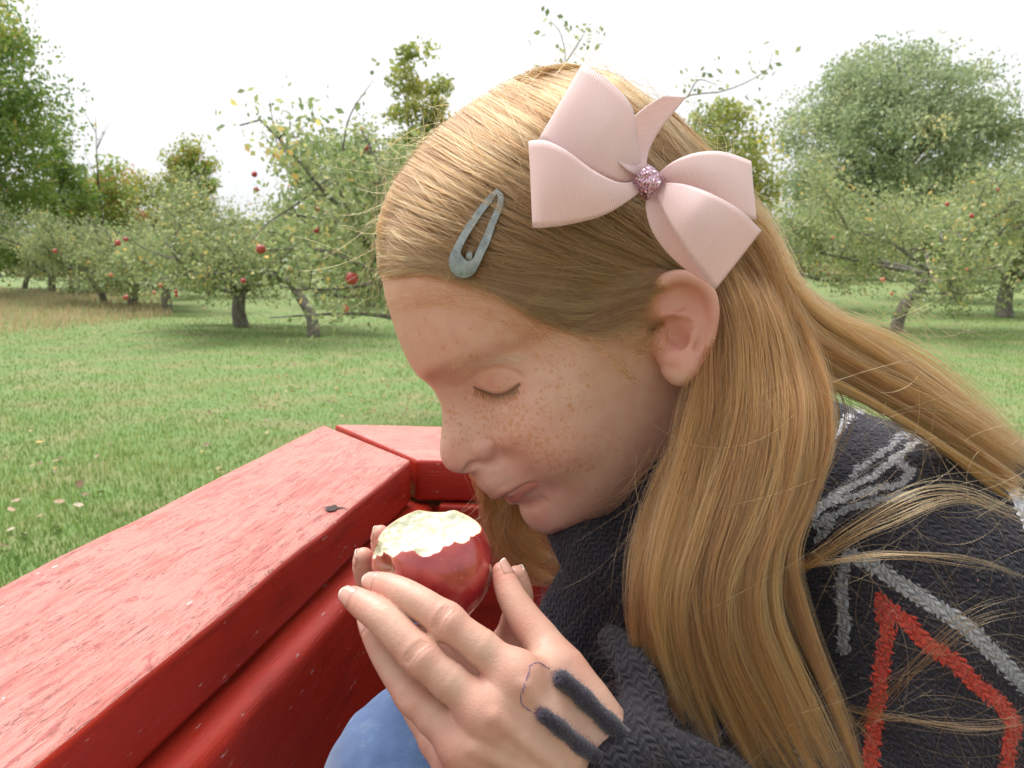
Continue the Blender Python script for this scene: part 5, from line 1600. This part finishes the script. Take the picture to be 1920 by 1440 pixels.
# --- eyebrow and lashes (head surface)
def facehair():
    rg = np.random.default_rng(31); k = 6
    br = []
    for _ in range(320):
        t = rg.random(); c = catmull([(846, 690), (880, 686), (915, 680), (945, 672), (968, 674)], 50)[int(t * 49)]
        p = c + rg.normal(0, 4.2, 2) * np.array([1, .8]); ang = np.interp(t, [0, .3, 1], [-1.0, -.55, .1]) + rg.normal(0, .25)
        L = rg.uniform(12, 24)
        q = [surf(p[0] + math.cos(ang) * L * u, p[1] + math.sin(ang) * L * u, .35 + .5 * math.sin(math.pi * u)) for u in np.linspace(0, 1, k)]
        br.append(q)
    o = hair_obj('eyebrow', c2w(h2c(np.array(br))), .00007, PALE, body); hair_rand(o, len(br), k, rg.uniform(.3, 1, len(br)))
    la = []
    for _ in range(280):
        t = rg.random(); c = catmull([(893, 728), (910, 735), (931, 741), (954, 735), (970, 724)], 50)[int(t * 49)]
        a = surf(c[0], c[1] - 1, .2); n = fgrad(a)
        dn = np.array([-.35 + .8 * t + rg.normal(0, .12), -1.0, .25 + .2 * t]); L = rg.uniform(1.6, 4.6)
        la.append([a + dn * L * u + n * (1.9 * u - 1.0 * u * u) for u in np.linspace(0, 1, k)])
    LASH = hair_material('lash_brown', (.16, .085, .04), (.05, .025, .012))
    o = hair_obj('eyelash', c2w(h2c(np.array(la))), .00009, LASH, body); hair_rand(o, len(la), k, rg.uniform(0, 1, len(la)))
facehair()
# ================================================================== PERSON: sweater, jeans
def wool_mat():
    m = Mat('dark_wool'); co = m.coord()
    n = m.noise(co, 420, 4, .7)
    # stocking stitch: columns of V-shaped loops
    wob = m.noise(co, 60, 2, out='Color'); ws = m.node('ShaderNodeVectorMath', operation='SCALE'); m.val(wob, ws.inputs[0]); ws.inputs['Scale'].default_value = .006
    ad = m.node('ShaderNodeVectorMath', operation='ADD'); m.val(co, ad.inputs[0]); m.val(ws.outputs[0], ad.inputs[1])
    sx = m.node('ShaderNodeSeparateXYZ'); m.val(m.mapping(ad.outputs[0], rot=(0, .6, 0)), sx.inputs[0])
    col_ = m.math('ABSOLUTE', m.math('SUBTRACT', m.math('FRACT', m.math('DIVIDE', sx.outputs[0], .0058)), .5))
    row = m.math('ADD', m.math('DIVIDE', m.math('ADD', sx.outputs[2], m.math('MULTIPLY', sx.outputs[1], .5)), .0040), m.math('MULTIPLY', col_, 1.5))
    h = m.math('MULTIPLY', m.math('ADD', m.math('SINE', m.math('MULTIPLY', row, 2 * math.pi)), 1.0), m.mrange(col_, .0, .12))
    h = m.math('MULTIPLY', h, m.mrange(col_, .5, .40))
    base = m.mix(n, (.005, .0045, .008), (.025, .021, .036))
    spk = m.math('MULTIPLY', m.math('SUBTRACT', m.noise(co, 330, 2), .5), 1.1)
    for nm_, ca, cb in (('white', (.34, .34, .37), (.74, .74, .76)), ('grey', (.20, .205, .22), (.44, .45, .47)), ('red', (.36, .022, .012), (.66, .062, .032))):
        k_ = m.mrange(m.math('ADD', m.math('ADD', m.attr(nm_), m.math('MULTIPLY', h, .22)), spk), .62, .80)
        base = m.mix(k_, base, m.mix(n, ca, cb))
    m.set(Base_Color=m.mix(m.mrange(h, 0, 1.2, .5, 0), base, m.mix(.8, base, (.003, .003, .005))), Roughness=.95)
    m.bsdf.inputs['Sheen Weight'].default_value = .06; m.bsdf.inputs['Sheen Roughness'].default_value = .5
    m.set(Normal=m.bump(m.math('ADD', m.math('MULTIPLY', h, .8), m.math('MULTIPLY', n, .8)), .75, .0016))
    return m.m
WOOL = wool_mat()
SW_F = Field((-20, -300, 322), (400, 70, 690), 1.9)
for (a, b, ra, rb) in (((1330, 940, .50), (1420, 1060, .53), 50, 62), ((1560, 1180, .555), (1800, 1700, .58), 104, 120), ((1500, 1150, .60), (1765, 1130, .505), 70, 96),
                       ((1765, 1150, .485), (1640, 1560, .445), 88, 62), ((1640, 1600, .445), (1215, 1500, .378), 56, 30), ((1500, 1180, .62), (1300, 1650, .54), 66, 52), ((1300, 1650, .54), (1175, 1450, .458), 46, 32),
                       ((1180, 1190, .53), (1300, 1420, .53), 56, 80), ((1470, 985, .565), (1960, 1160, .565), 84, 84)):
    SW_F.cone(M(*a), M(*b), ra, rb, k=22)
# rolled collar under the chin
ring = []
for a in np.linspace(0, 2 * math.pi, 15):
    ring.append(M(1225, 1060, .512) + np.array([46 * math.cos(a) * .95, 46 * math.cos(a) * -.42 + 8 * math.sin(a), 50 * math.sin(a)]))
SW_F.chain(ring, [17] * 15, k=10)
SW_F.cone(M(1225, 1060, .512), M(1330, 1130, .53), 48, 60, k=15)
for pts_, r_ in (([(1150, 1200, .430), (1185, 1240, .408), (1205, 1300, .390), (1212, 1370, .378), (1220, 1440, .368), (1230, 1500, .362)], 10), ([(1120, 1482, .350), (1150, 1446, .350), (1185, 1412, .354), (1225, 1420, .360), (1290, 1436, .364), (1350, 1480, .370)], 12), ([(1185, 1330, .378), (1190, 1380, .364), (1188, 1430, .354)], 10)):
    SW_F.chain([M(*p) for p in pts_], [r_ * .7] + [r_] * (len(pts_) - 1), k=7)
sw_v, sw_f = SW_F.mesh()
sw_n = vnormals(sw_v, sw_f)
sw_v = sw_v + sw_n * np.array([mnoise.fractal(Vector(p * .045), 1, 2, 3) for p in sw_v])[:, None] * 1.8
sweater = mesh_obj('sweater', c2w(sw_v * 1e-3), sw_f, WOOL, person)
sweater['label'] = 'fuzzy charcoal knit sweater with white, grey and red lines'

def sw_hit(px, py, lift=0.0):
    """surface of the sweater seen at a photo pixel (camera-aligned mm)"""
    ds = np.arange(.322, .68, .0012)
    P = np.array([M(px, py, d) for d in ds])
    q = (P - SW_F.lo) / SW_F.h; i = np.floor(q).astype(int)
    ok = ((i >= 0) & (i < SW_F.n - 1)).all(1)
    v = np.full(len(P), 1e3); v[ok] = SW_F.F[tuple(np.round(q[ok]).astype(int).T)]
    k = np.argmax(v < 0)
    if v[k] >= 0: return None
    return P[k] - lift * P[k] / np.linalg.norm(P[k])

def yarn_mat(name, a, b):
    m = Mat(name); co = m.coord(); n = m.noise(co, 500, 4, .7)
    m.set(Base_Color=m.mix(n, a, b), Roughness=.95, Normal=m.bump(n, .8, .0015)); m.bsdf.inputs['Sheen Weight'].default_value = .3
    return m.m
Y_WHITE = yarn_mat('white_yarn', (.42, .42, .45), (.70, .70, .72)); Y_GREY = yarn_mat('grey_yarn', (.24, .245, .26), (.42, .43, .45)); Y_RED = yarn_mat('red_yarn', (.42, .030, .020), (.66, .07, .04))
fuzz_src = []
def stripe(name, pts, mat, r=2.6, seed=0):
    rg = np.random.default_rng(seed); L = []
    for a, b in zip(pts[:-1], pts[1:]):
        n = max(2, int(np.hypot(b[0] - a[0], b[1] - a[1]) / 3.2))
        for t in np.linspace(0, 1, n, endpoint=False): L.append((a[0] + (b[0] - a[0]) * t, a[1] + (b[1] - a[1]) * t))
    Q = []
    for i, (x, y) in enumerate(L):
        h = sw_hit(x + 2.6 * math.sin(i * 1.05) + rg.normal(0, .8), y + 2.2 * math.cos(i * 1.05) + rg.normal(0, .8), .5)
        if h is not None: Q.append(h)
    if len(Q) < 4: return None
    Q = np.array(Q)
    for _ in range(2): Q[1:-1, 2] = (Q[:-2, 2] + Q[1:-1, 2] * 2 + Q[2:, 2]) / 4
    fuzz_src.append((Q, mat, r))
    return None
S_ = [('white_stripe', [(1525, 965), (1580, 915), (1640, 892), (1690, 852), (1718, 826), (1780, 838)], Y_WHITE, 2.3), ('white_stripe', [(1560, 940), (1630, 920), (1690, 906), (1708, 884), (1668, 856)], Y_WHITE, 2.0),
      ('white_stripe', [(1560, 818), (1600, 776), (1628, 764)], Y_WHITE, 2.4), ('white_stripe', [(1888, 896), (1905, 920), (1920, 955), (1935, 990)], Y_WHITE, 2.6), ('white_stripe', [(1535, 1010), (1560, 985), (1548, 960)], Y_GREY, 1.8),
      ('grey_stripe', [(1588, 1040), (1578, 1100), (1584, 1180), (1578, 1222)], Y_GREY, 2.6), ('grey_stripe', [(1592, 1038), (1640, 1062), (1700, 1102), (1760, 1142), (1800, 1166), (1850, 1212), (1900, 1262), (1940, 1300)], Y_GREY, 2.9),
      ('red_stripe', [(1650, 1122), (1666, 1180), (1655, 1240), (1650, 1300), (1640, 1360), (1628, 1460)], Y_RED, 2.8), ('red_stripe', [(1652, 1130), (1700, 1166), (1730, 1200), (1790, 1242), (1830, 1282), (1880, 1322), (1902, 1362), (1884, 1450)], Y_RED, 2.8),
      ('white_stripe', [(1600, 888), (1640, 862), (1672, 838), (1690, 812), (1740, 822)], Y_GREY, 2.2), ('white_stripe', [(1640, 775), (1700, 790), (1760, 815), (1830, 850)], Y_GREY, 2.2),
      ('white_stripe', [(1530, 985), (1600, 950), (1660, 935), (1720, 925)], Y_GREY, 2.0),
      ('grey_stripe', [(1486, 1372), (1502, 1410), (1520, 1450)], Y_GREY, 2.2)]
for i_, (nm, p_, mt, r_) in enumerate(S_): stripe(nm, p_, mt, r_, seed=i_)

def knit_in():
    near_ = np.where(sw_v[:, 2] < 600)[0]; vv = sw_v[near_]
    for nm_, mt in (('white', Y_WHITE), ('grey', Y_GREY), ('red', Y_RED)):
        a = np.zeros(len(sw_v)); best = np.full(len(near_), 1e9)
        for q, m_, r in fuzz_src:
            if m_ is mt:
                qq = q[::2]; lo_, hi_ = qq.min(0) - 8, qq.max(0) + 8; sel = np.where(((vv > lo_) & (vv < hi_)).all(1))[0]
                if len(sel): best[sel] = np.minimum(best[sel], np.linalg.norm(vv[sel][:, None] - qq[None], axis=2).min(1) / (r * 1.25))
        a[near_] = 1 - sm01(best, .55, 1.45)
        vattr(sweater, nm_, a)
knit_in()

# wool fuzz standing off the knit
def fuzz():
    rg = np.random.default_rng(61); k = 5
    fm = hair_material('wool_fuzz', (.030, .026, .040), (.006, .005, .008), .6)
    idx = np.where((sw_v[:, 2] < 560) & (sw_n @ np.array([0, 0, -1.0]) > -.35))[0]
    pick = rg.choice(idx, 30000)
    p = sw_v[pick] + rg.normal(0, 1.0, (len(pick), 3)); n = sw_n[pick]
    d = n * rg.uniform(.2, .8, (len(pick), 1)) + rg.normal(0, .8, (len(pick), 3)); L = rg.uniform(1.5, 5.0, (len(pick), 1))
    c = rg.normal(0, .6, (len(pick), 3))
    st = np.stack([p + d * L * t + c * L * t * t for t in np.linspace(0, 1, k)], 1)
    o = hair_obj('wool_fuzz', c2w(st * 1e-3), .00006, fm, sweater); hair_rand(o, len(st), k, rg.random(len(st)))
    o['kind'] = 'stuff'
    for nm, mt, col in (('white_fuzz', Y_WHITE, (.75, .75, .78)), ('red_fuzz', Y_RED, (.62, .07, .04)), ('grey_fuzz', Y_GREY, (.45, .46, .48))):
        Q = [(q, r) for q, m_, r in fuzz_src if m_ is mt]
        pts = np.vstack([q[rg.integers(0, len(q), len(q) * 14)] + rg.normal(0, r * .6, (len(q) * 14, 3)) for q, r in Q])
        d = rg.normal(0, 1, pts.shape); d[:, 2] -= .4; L = rg.uniform(.8, 2.4, (len(pts), 1)); c = rg.normal(0, .6, pts.shape)
        st = np.stack([pts + d * L * .6 * t + c * L * .5 * t * t for t in np.linspace(0, 1, k)], 1)
        fm2 = hair_material(nm, col, tuple(x * .6 for x in col), .5)
        o = hair_obj(nm, c2w(st * 1e-3), .00007, fm2, sweater); hair_rand(o, len(st), k, rg.random(len(st))); o['kind'] = 'stuff'
fuzz()

# the ragged cuff: two thick loose yarn ends lie over the back of the hand
def nh_hit(px, py, lift):
    ds = np.arange(.327, .41, .0006); P = np.array([M(px, py, d) for d in ds])
    q = np.round((P - near_hand.lo) / near_hand.h).astype(int); ok = ((q >= 0) & (q < near_hand.n)).all(1)
    v = np.full(len(P), 1e3); v[ok] = near_hand.F[tuple(q[ok].T)]
    k = np.argmax(v < 0)
    if v[k] >= 0: return M(px, py, .366)
    return P[k] - lift * P[k] / np.linalg.norm(P[k])
Y_DARK = yarn_mat('dark_yarn', (.006, .005, .009), (.026, .021, .038))
def yarn_end(pts, r, seed):
    rg = np.random.default_rng(seed); c = catmull(pts, 46)
    Q = np.array([nh_hit(x, y, r * .7) for x, y in c])
    for _ in range(6): Q[1:-1] = (Q[:-2] + Q[1:-1] * 2 + Q[2:]) / 4
    rad = r * (1 + .09 * np.sin(np.arange(46) * .55 + seed) + rg.normal(0, .015, 46)); rad[0] *= .35; rad[1] *= .75; rad[2] *= .95
    v, f = tube(Q, rad, 12); o = mesh_obj('loose_yarn', c2w(np.array(v) * 1e-3), f, Y_DARK, sweater)
    k = 4; n = 5000; i = rg.integers(0, 46, n); a = rg.normal(0, 1, (n, 3)); a /= np.linalg.norm(a, axis=1)[:, None]
    p = Q[i] + a * rad[i][:, None] * .9; L = rg.uniform(.3, 1.0, (n, 1)); cc = rg.normal(0, .7, (n, 3))
    st = np.stack([p + a * L * t + cc * L * t for t in np.linspace(0, 1, k)], 1)
    fm = hair_material('yarn_fuzz', (.055, .045, .085), (.015, .012, .022), .6)
    o = hair_obj('yarn_fuzz', c2w(st * 1e-3), .00006, fm, sweater); hair_rand(o, n, k, rg.random(n)); o['kind'] = 'stuff'
yarn_end([(1042, 1266), (1075, 1290), (1110, 1325), (1150, 1362), (1190, 1400), (1230, 1440)], 3.7, 1)
yarn_end([(1012, 1336), (1050, 1365), (1090, 1400), (1130, 1425), (1180, 1450)], 3.1, 2)
# the stray purple thread
th_ = [nh_hit(x, y, .25) for x, y in catmull([(1036, 1262), (1018, 1246), (1000, 1244), (992, 1262), (982, 1290), (976, 1312), (984, 1326), (1000, 1336), (1012, 1338)], 40)]
th_ = np.array(th_) + np.random.default_rng(3).normal(0, .22, (40, 3)) * np.array([1, 1, .2])
tv, tf = tube(th_, .19, 5)
TH = Mat('purple_thread'); TH.set(Base_Color=(.16, .11, .24), Roughness=.9)
mesh_obj('stray_thread', c2w(np.array(tv) * 1e-3), tf, TH.m, sweater)

# jeans: the raised knee
def denim():
    m = Mat('washed_denim'); co = m.coord()
    n = m.noise(co, 30, 5, .65); f = m.noise(co, 600, 3, .7)
    col = m.ramp(n, [(.25, (.04, .085, .22)), (.48, (.075, .145, .30)), (.66, (.18, .27, .39)), (.8, (.33, .40, .42))])
    col = m.mix(m.math('MULTIPLY', f, .35), col, (.07, .11, .24))
    tw = m.wave(m.mapping(co, (1, 1, 1), rot=(.3, .6, .8)), 700, .5)
    m.set(Base_Color=col, Roughness=.9, Normal=m.bump(m.math('ADD', f, m.math('MULTIPLY', tw, .4)), .5, .0008)); m.bsdf.inputs['Sheen Weight'].default_value = .25
    return m.m
J = Field((-110, -330, 350), (200, -120, 640), 2.6)
J.cone(M(800, 1478, .428), M(1150, 1560, .56), 45.5, 62, k=15); J.cone(M(800, 1478, .428), M(860, 1900, .46), 45.5, 44, k=15)
jv, jf = J.mesh(); jn = vnormals(jv, jf)
jv = jv + jn * np.array([mnoise.fractal(Vector(p * .03), 1, 2, 3) for p in jv])[:, None] * 2.2
mesh_obj('jeans', c2w(jv * 1e-3), jf, denim(), person)['label'] = 'pale blue washed jeans over the raised knee'
# ================================================================== HAIR BOW AND CLIP
def ribbon_mat():
    m = Mat('pink_grosgrain'); u = m.attr('along'); v = m.attr('across')
    rib = m.math('SINE', m.math('MULTIPLY', u, 2 * math.pi / .00105))
    edge = m.mrange(m.math('ABSOLUTE', m.math('SUBTRACT', v, .5)), .462, .485)
    col = m.mix(m.noise(m.coord(), 30, 2), (.92, .68, .67), (.94, .72, .71))
    col = m.mix(m.math('MULTIPLY', edge, .6), col, (.92, .78, .76))
    m.set(Base_Color=col, Roughness=.42, Normal=m.bump(rib, .32, .0004))
    m.bsdf.inputs['Sheen Weight'].default_value = .35; m.bsdf.inputs['Subsurface Weight'].default_value = 0
    # thin woven ribbon lets some light through
    tr = m.node('ShaderNodeBsdfTranslucent'); m.val(col, tr.inputs[0])
    mx = m.node('ShaderNodeMixShader'); mx.inputs[0].default_value = .30
    m.nt.links.new(m.bsdf.outputs[0], mx.inputs[1]); m.nt.links.new(tr.outputs[0], mx.inputs[2]); m.nt.links.new(mx.outputs[0], m.out.inputs['Surface'])
    return m.m
RIB = ribbon_mat()
bow = empty('hair_bow', tuple(W(1213, 342, .418)))
props(bow, 'big pale pink ribbon bow with a glittery knot above the girl\'s ear', 'hair bow')

def ribbon(name, A, B, bulge=0.0, nu=40, nv=12, curl=0.0):
    """strip between two edge curves given as (px, py, d)"""
    a = catmull([C(*p) for p in A], nu); b = catmull([C(*p) for p in B], nu)
    mid = (a + b) / 2; L = np.concatenate([[0], np.cumsum(np.linalg.norm(np.diff(mid, axis=0), axis=1))])
    vs_, al, ac = [], [], []
    for i in range(nu):
        view = mid[i] / np.linalg.norm(mid[i])
        for j in range(nv):
            v = j / (nv - 1)
            p = a[i] * (1 - v) + b[i] * v
            bl = bulge if np.isscalar(bulge) else np.interp(i / (nu - 1), np.linspace(0, 1, len(bulge)), bulge)
            p = p - view * bl * .45 * math.sin(math.pi * v)
            vs_.append(p); al.append(L[i]); ac.append(v)
    fs = [(i * nv + j, i * nv + j + 1, (i + 1) * nv + j + 1, (i + 1) * nv + j) for i in range(nu - 1) for j in range(nv - 1)]
    o = mesh_obj(name, c2w(np.array(vs_)), fs, RIB, bow)
    vattr(o, 'along', al); vattr(o, 'across', ac)
    s = o.modifiers.new('thickness', 'SOLIDIFY'); s.thickness = .0005; s.offset = 0
    return o
# upper left loop: front sheet and the sheet folding back behind it
ribbon('loop', [(1206, 336, .414), (1165, 342, .406), (1098, 318, .401), (1042, 284, .401), (1012, 262, .405), (1018, 268, .414), (1080, 300, .424), (1190, 335, .428)],
               [(1205, 322, .412), (1196, 270, .408), (1184, 200, .404), (1140, 150, .404), (1095, 121, .408), (1100, 128, .418), (1150, 190, .426), (1200, 315, .428)], bulge=[0, .006, .008, .005, .001, -.002, -.003, 0], nu=70)
# lower left loop
ribbon('loop', [(1205, 338, .410), (1160, 342, .398), (1110, 318, .390), (1062, 282, .388), (1025, 264, .392), (1000, 263, .398), (993, 268, .406), (1040, 300, .420), (1190, 340, .426)],
               [(1206, 352, .410), (1184, 372, .402), (1130, 404, .396), (1060, 422, .394), (1018, 427, .396), (1004, 427, .400), (1001, 424, .408), (1050, 410, .420), (1195, 352, .426)], bulge=[0, .002, .006, .006, .003, 0, -.002, -.003, 0], nu=80)
# tail standing up to the right
ribbon('tail', [(1203, 334, .409), (1176, 318, .402), (1152, 290, .402), (1168, 242, .404), (1205, 205, .408), (1243, 180, .412)],
               [(1212, 330, .409), (1212, 310, .411), (1216, 285, .414), (1236, 245, .416), (1262, 212, .418), (1286, 182, .420)], bulge=[0, -.004, -.007, -.005, -.002, 0])
# right loop
ribbon('loop', [(1228, 332, .410), (1258, 306, .402), (1300, 288, .398), (1350, 284, .402), (1402, 300, .412), (1402, 305, .424), (1340, 310, .432), (1240, 335, .430)],
               [(1232, 350, .412), (1270, 352, .404), (1320, 368, .400), (1370, 392, .401), (1414, 412, .407), (1410, 400, .418), (1340, 380, .430), (1236, 348, .430)], bulge=[0, .005, .008, .006, .001, -.002, -.003, 0], nu=70)
# right lower tail, broad, and the fold behind it
ribbon('tail', [(1232, 344, .408), (1278, 345, .396), (1330, 362, .388), (1385, 392, .388), (1428, 432, .394)],
               [(1226, 352, .408), (1244, 396, .398), (1268, 440, .392), (1304, 494, .392), (1341, 543, .398)], bulge=[0, .003, .006, .005, .002])
ribbon('tail', [(1226, 350, .412), (1252, 400, .404), (1280, 448, .400), (1310, 498, .400), (1338, 540, .402)],
               [(1216, 354, .412), (1211, 392, .408), (1226, 440, .408), (1270, 492, .412), (1330, 532, .414)], bulge=[0, -.002, -.004, -.003, 0])
# glittery knot
kc, kr = C(1214, 342, .408), .0058
kd = np.array([.55, -.55, 0]); kd /= np.linalg.norm(kd)
ks = []
for a in np.linspace(0, 2 * math.pi, 30, endpoint=False):
    ks.append((a, kc + np.array([.84, .54, 0]) * .0062 * math.cos(a) + np.array([0, 0, -1.0]) * .0078 * math.sin(a)))
kv, kf = [], []
axk = np.array([.78, -.62, 0]); pr = np.array([.62, .78, 0])
for i, a in enumerate(np.linspace(0, 2 * math.pi, 32, endpoint=False)):
    for j, w_ in enumerate(np.linspace(-1, 1, 9)):
        r_ = 1 - .06 * w_ * w_ + .03 * math.sin(7 * a + 3 * w_)
        kv.append(kc + axk * .0052 * w_ + (pr * .0060 * math.cos(a) + np.array([0, 0, -1.0]) * .0085 * math.sin(a)) * r_)
for i in range(32):
    for j in range(8): kf.append((i * 9 + j, i * 9 + j + 1, ((i + 1) % 32) * 9 + j + 1, ((i + 1) % 32) * 9 + j))
gm = Mat('pink_glitter'); co_ = gm.coord()
vor = gm.node('ShaderNodeTexVoronoi'); gm.val(co_, vor.inputs['Vector']); vor.inputs['Scale'].default_value = 1500
geo = gm.node('ShaderNodeNewGeometry'); vm = gm.node('ShaderNodeVectorMath', operation='SUBTRACT'); gm.val(vor.outputs['Color'], vm.inputs[0]); vm.inputs[1].default_value = (.5, .5, .5)
va = gm.node('ShaderNodeVectorMath', operation='MULTIPLY_ADD'); gm.val(vm.outputs[0], va.inputs[0]); va.inputs[1].default_value = (1.3, 1.3, 1.3); gm.val(geo.outputs['Normal'], va.inputs[2])
vnm = gm.node('ShaderNodeVectorMath', operation='NORMALIZE'); gm.val(va.outputs[0], vnm.inputs[0])
gm.set(Base_Color=gm.mix(vor.outputs['Distance'], (.60, .36, .48), (.74, .52, .62)), Metallic=.85, Roughness=.22, Normal=vnm.outputs[0])
ko = mesh_obj('knot', c2w(np.array(kv)), kf, gm.m, bow); sd = ko.modifiers.new('thickness', 'SOLIDIFY'); sd.thickness = .0006

# snap clip
def clip():
    outer = [(931, 354), (917, 366), (895, 393), (876, 420), (860, 447), (848, 470), (842, 488), (846, 507), (856, 517), (868, 521), (880, 519), (889, 513), (898, 498), (907, 478), (918, 455), (930, 420), (942, 389), (944, 366)]
    inner = [(931, 364), (925, 375), (908, 397), (892, 421), (878, 443), (868, 462), (864, 473), (866, 478), (870, 484), (876, 489), (882, 489), (887, 486), (891, 478), (896, 465), (907, 443), (919, 413), (931, 386), (934, 370)]
    m = Mat('worn_clip_metal'); co = m.coord()
    n = m.noise(co, 160, 5, .7)
    m.set(Base_Color=m.mix(m.mrange(n, .35, .65), (.17, .185, .175), (.33, .355, .34)), Metallic=1.0, Roughness=m.mrange(n, .35, .7, .24, .42), Normal=m.bump(n, .15, .0004))
    mw = m.mrange(m.noise(co, 420, 3), .68, .74); m.set(Base_Color=m.mix(mw, m.bsdf.inputs['Base Color'].links[0].from_socket, (.08, .07, .06)))
    root = empty('hair_clip', tuple(c2w(h2c(hair_shell(880, 490, 8)))))
    props(root, 'worn grey-green metal snap clip in the girl\'s hair above the forehead', 'hair clip')
    oc = catmull(outer + outer[:1], 91)[:-1]; ic = catmull(inner + inner[:1], 91)[:-1]
    vs_, fs = [], []; n_ = 90; rows = 5
    for r_ in range(rows):
        t = r_ / (rows - 1); p = oc * (1 - t) + ic * t
        s = hair_shell(p[:, 0], p[:, 1], 10.5)
        vs_.append(c2w(h2c(s)))
    V = np.vstack(vs_)
    for r_ in range(rows - 1):
        for i in range(n_): fs.append((r_ * n_ + i, r_ * n_ + (i + 1) % n_, (r_ + 1) * n_ + (i + 1) % n_, (r_ + 1) * n_ + i))
    o = mesh_obj('frame', V, fs, m.m, root); s = o.modifiers.new('thickness', 'SOLIDIFY'); s.thickness = .0008; s.offset = 0; o.data.polygons.foreach_set('use_smooth', np.zeros(len(o.data.polygons), dtype=bool))
    # centre tongue
    p = np.array([[(x, y) for x in np.linspace(a, b, 5)] for y, a, b in ((488, 872, 886), (476, 874, 886), (455, 880, 890), (420, 897, 905), (390, 914, 921), (372, 924, 930))])
    s = hair_shell(p[..., 0], p[..., 1], np.array([10, 9, 5.5, 4.5, 5, 8.5])[:, None].repeat(5, 1)); V = c2w(h2c(s)).reshape(-1, 3)
    o = mesh_obj('tongue', V, [(i * 5 + j, i * 5 + j + 1, (i + 1) * 5 + j + 1, (i + 1) * 5 + j) for i in range(5) for j in range(4)], m.m, root); s = o.modifiers.new('thickness', 'SOLIDIFY'); s.thickness = .0006
clip()
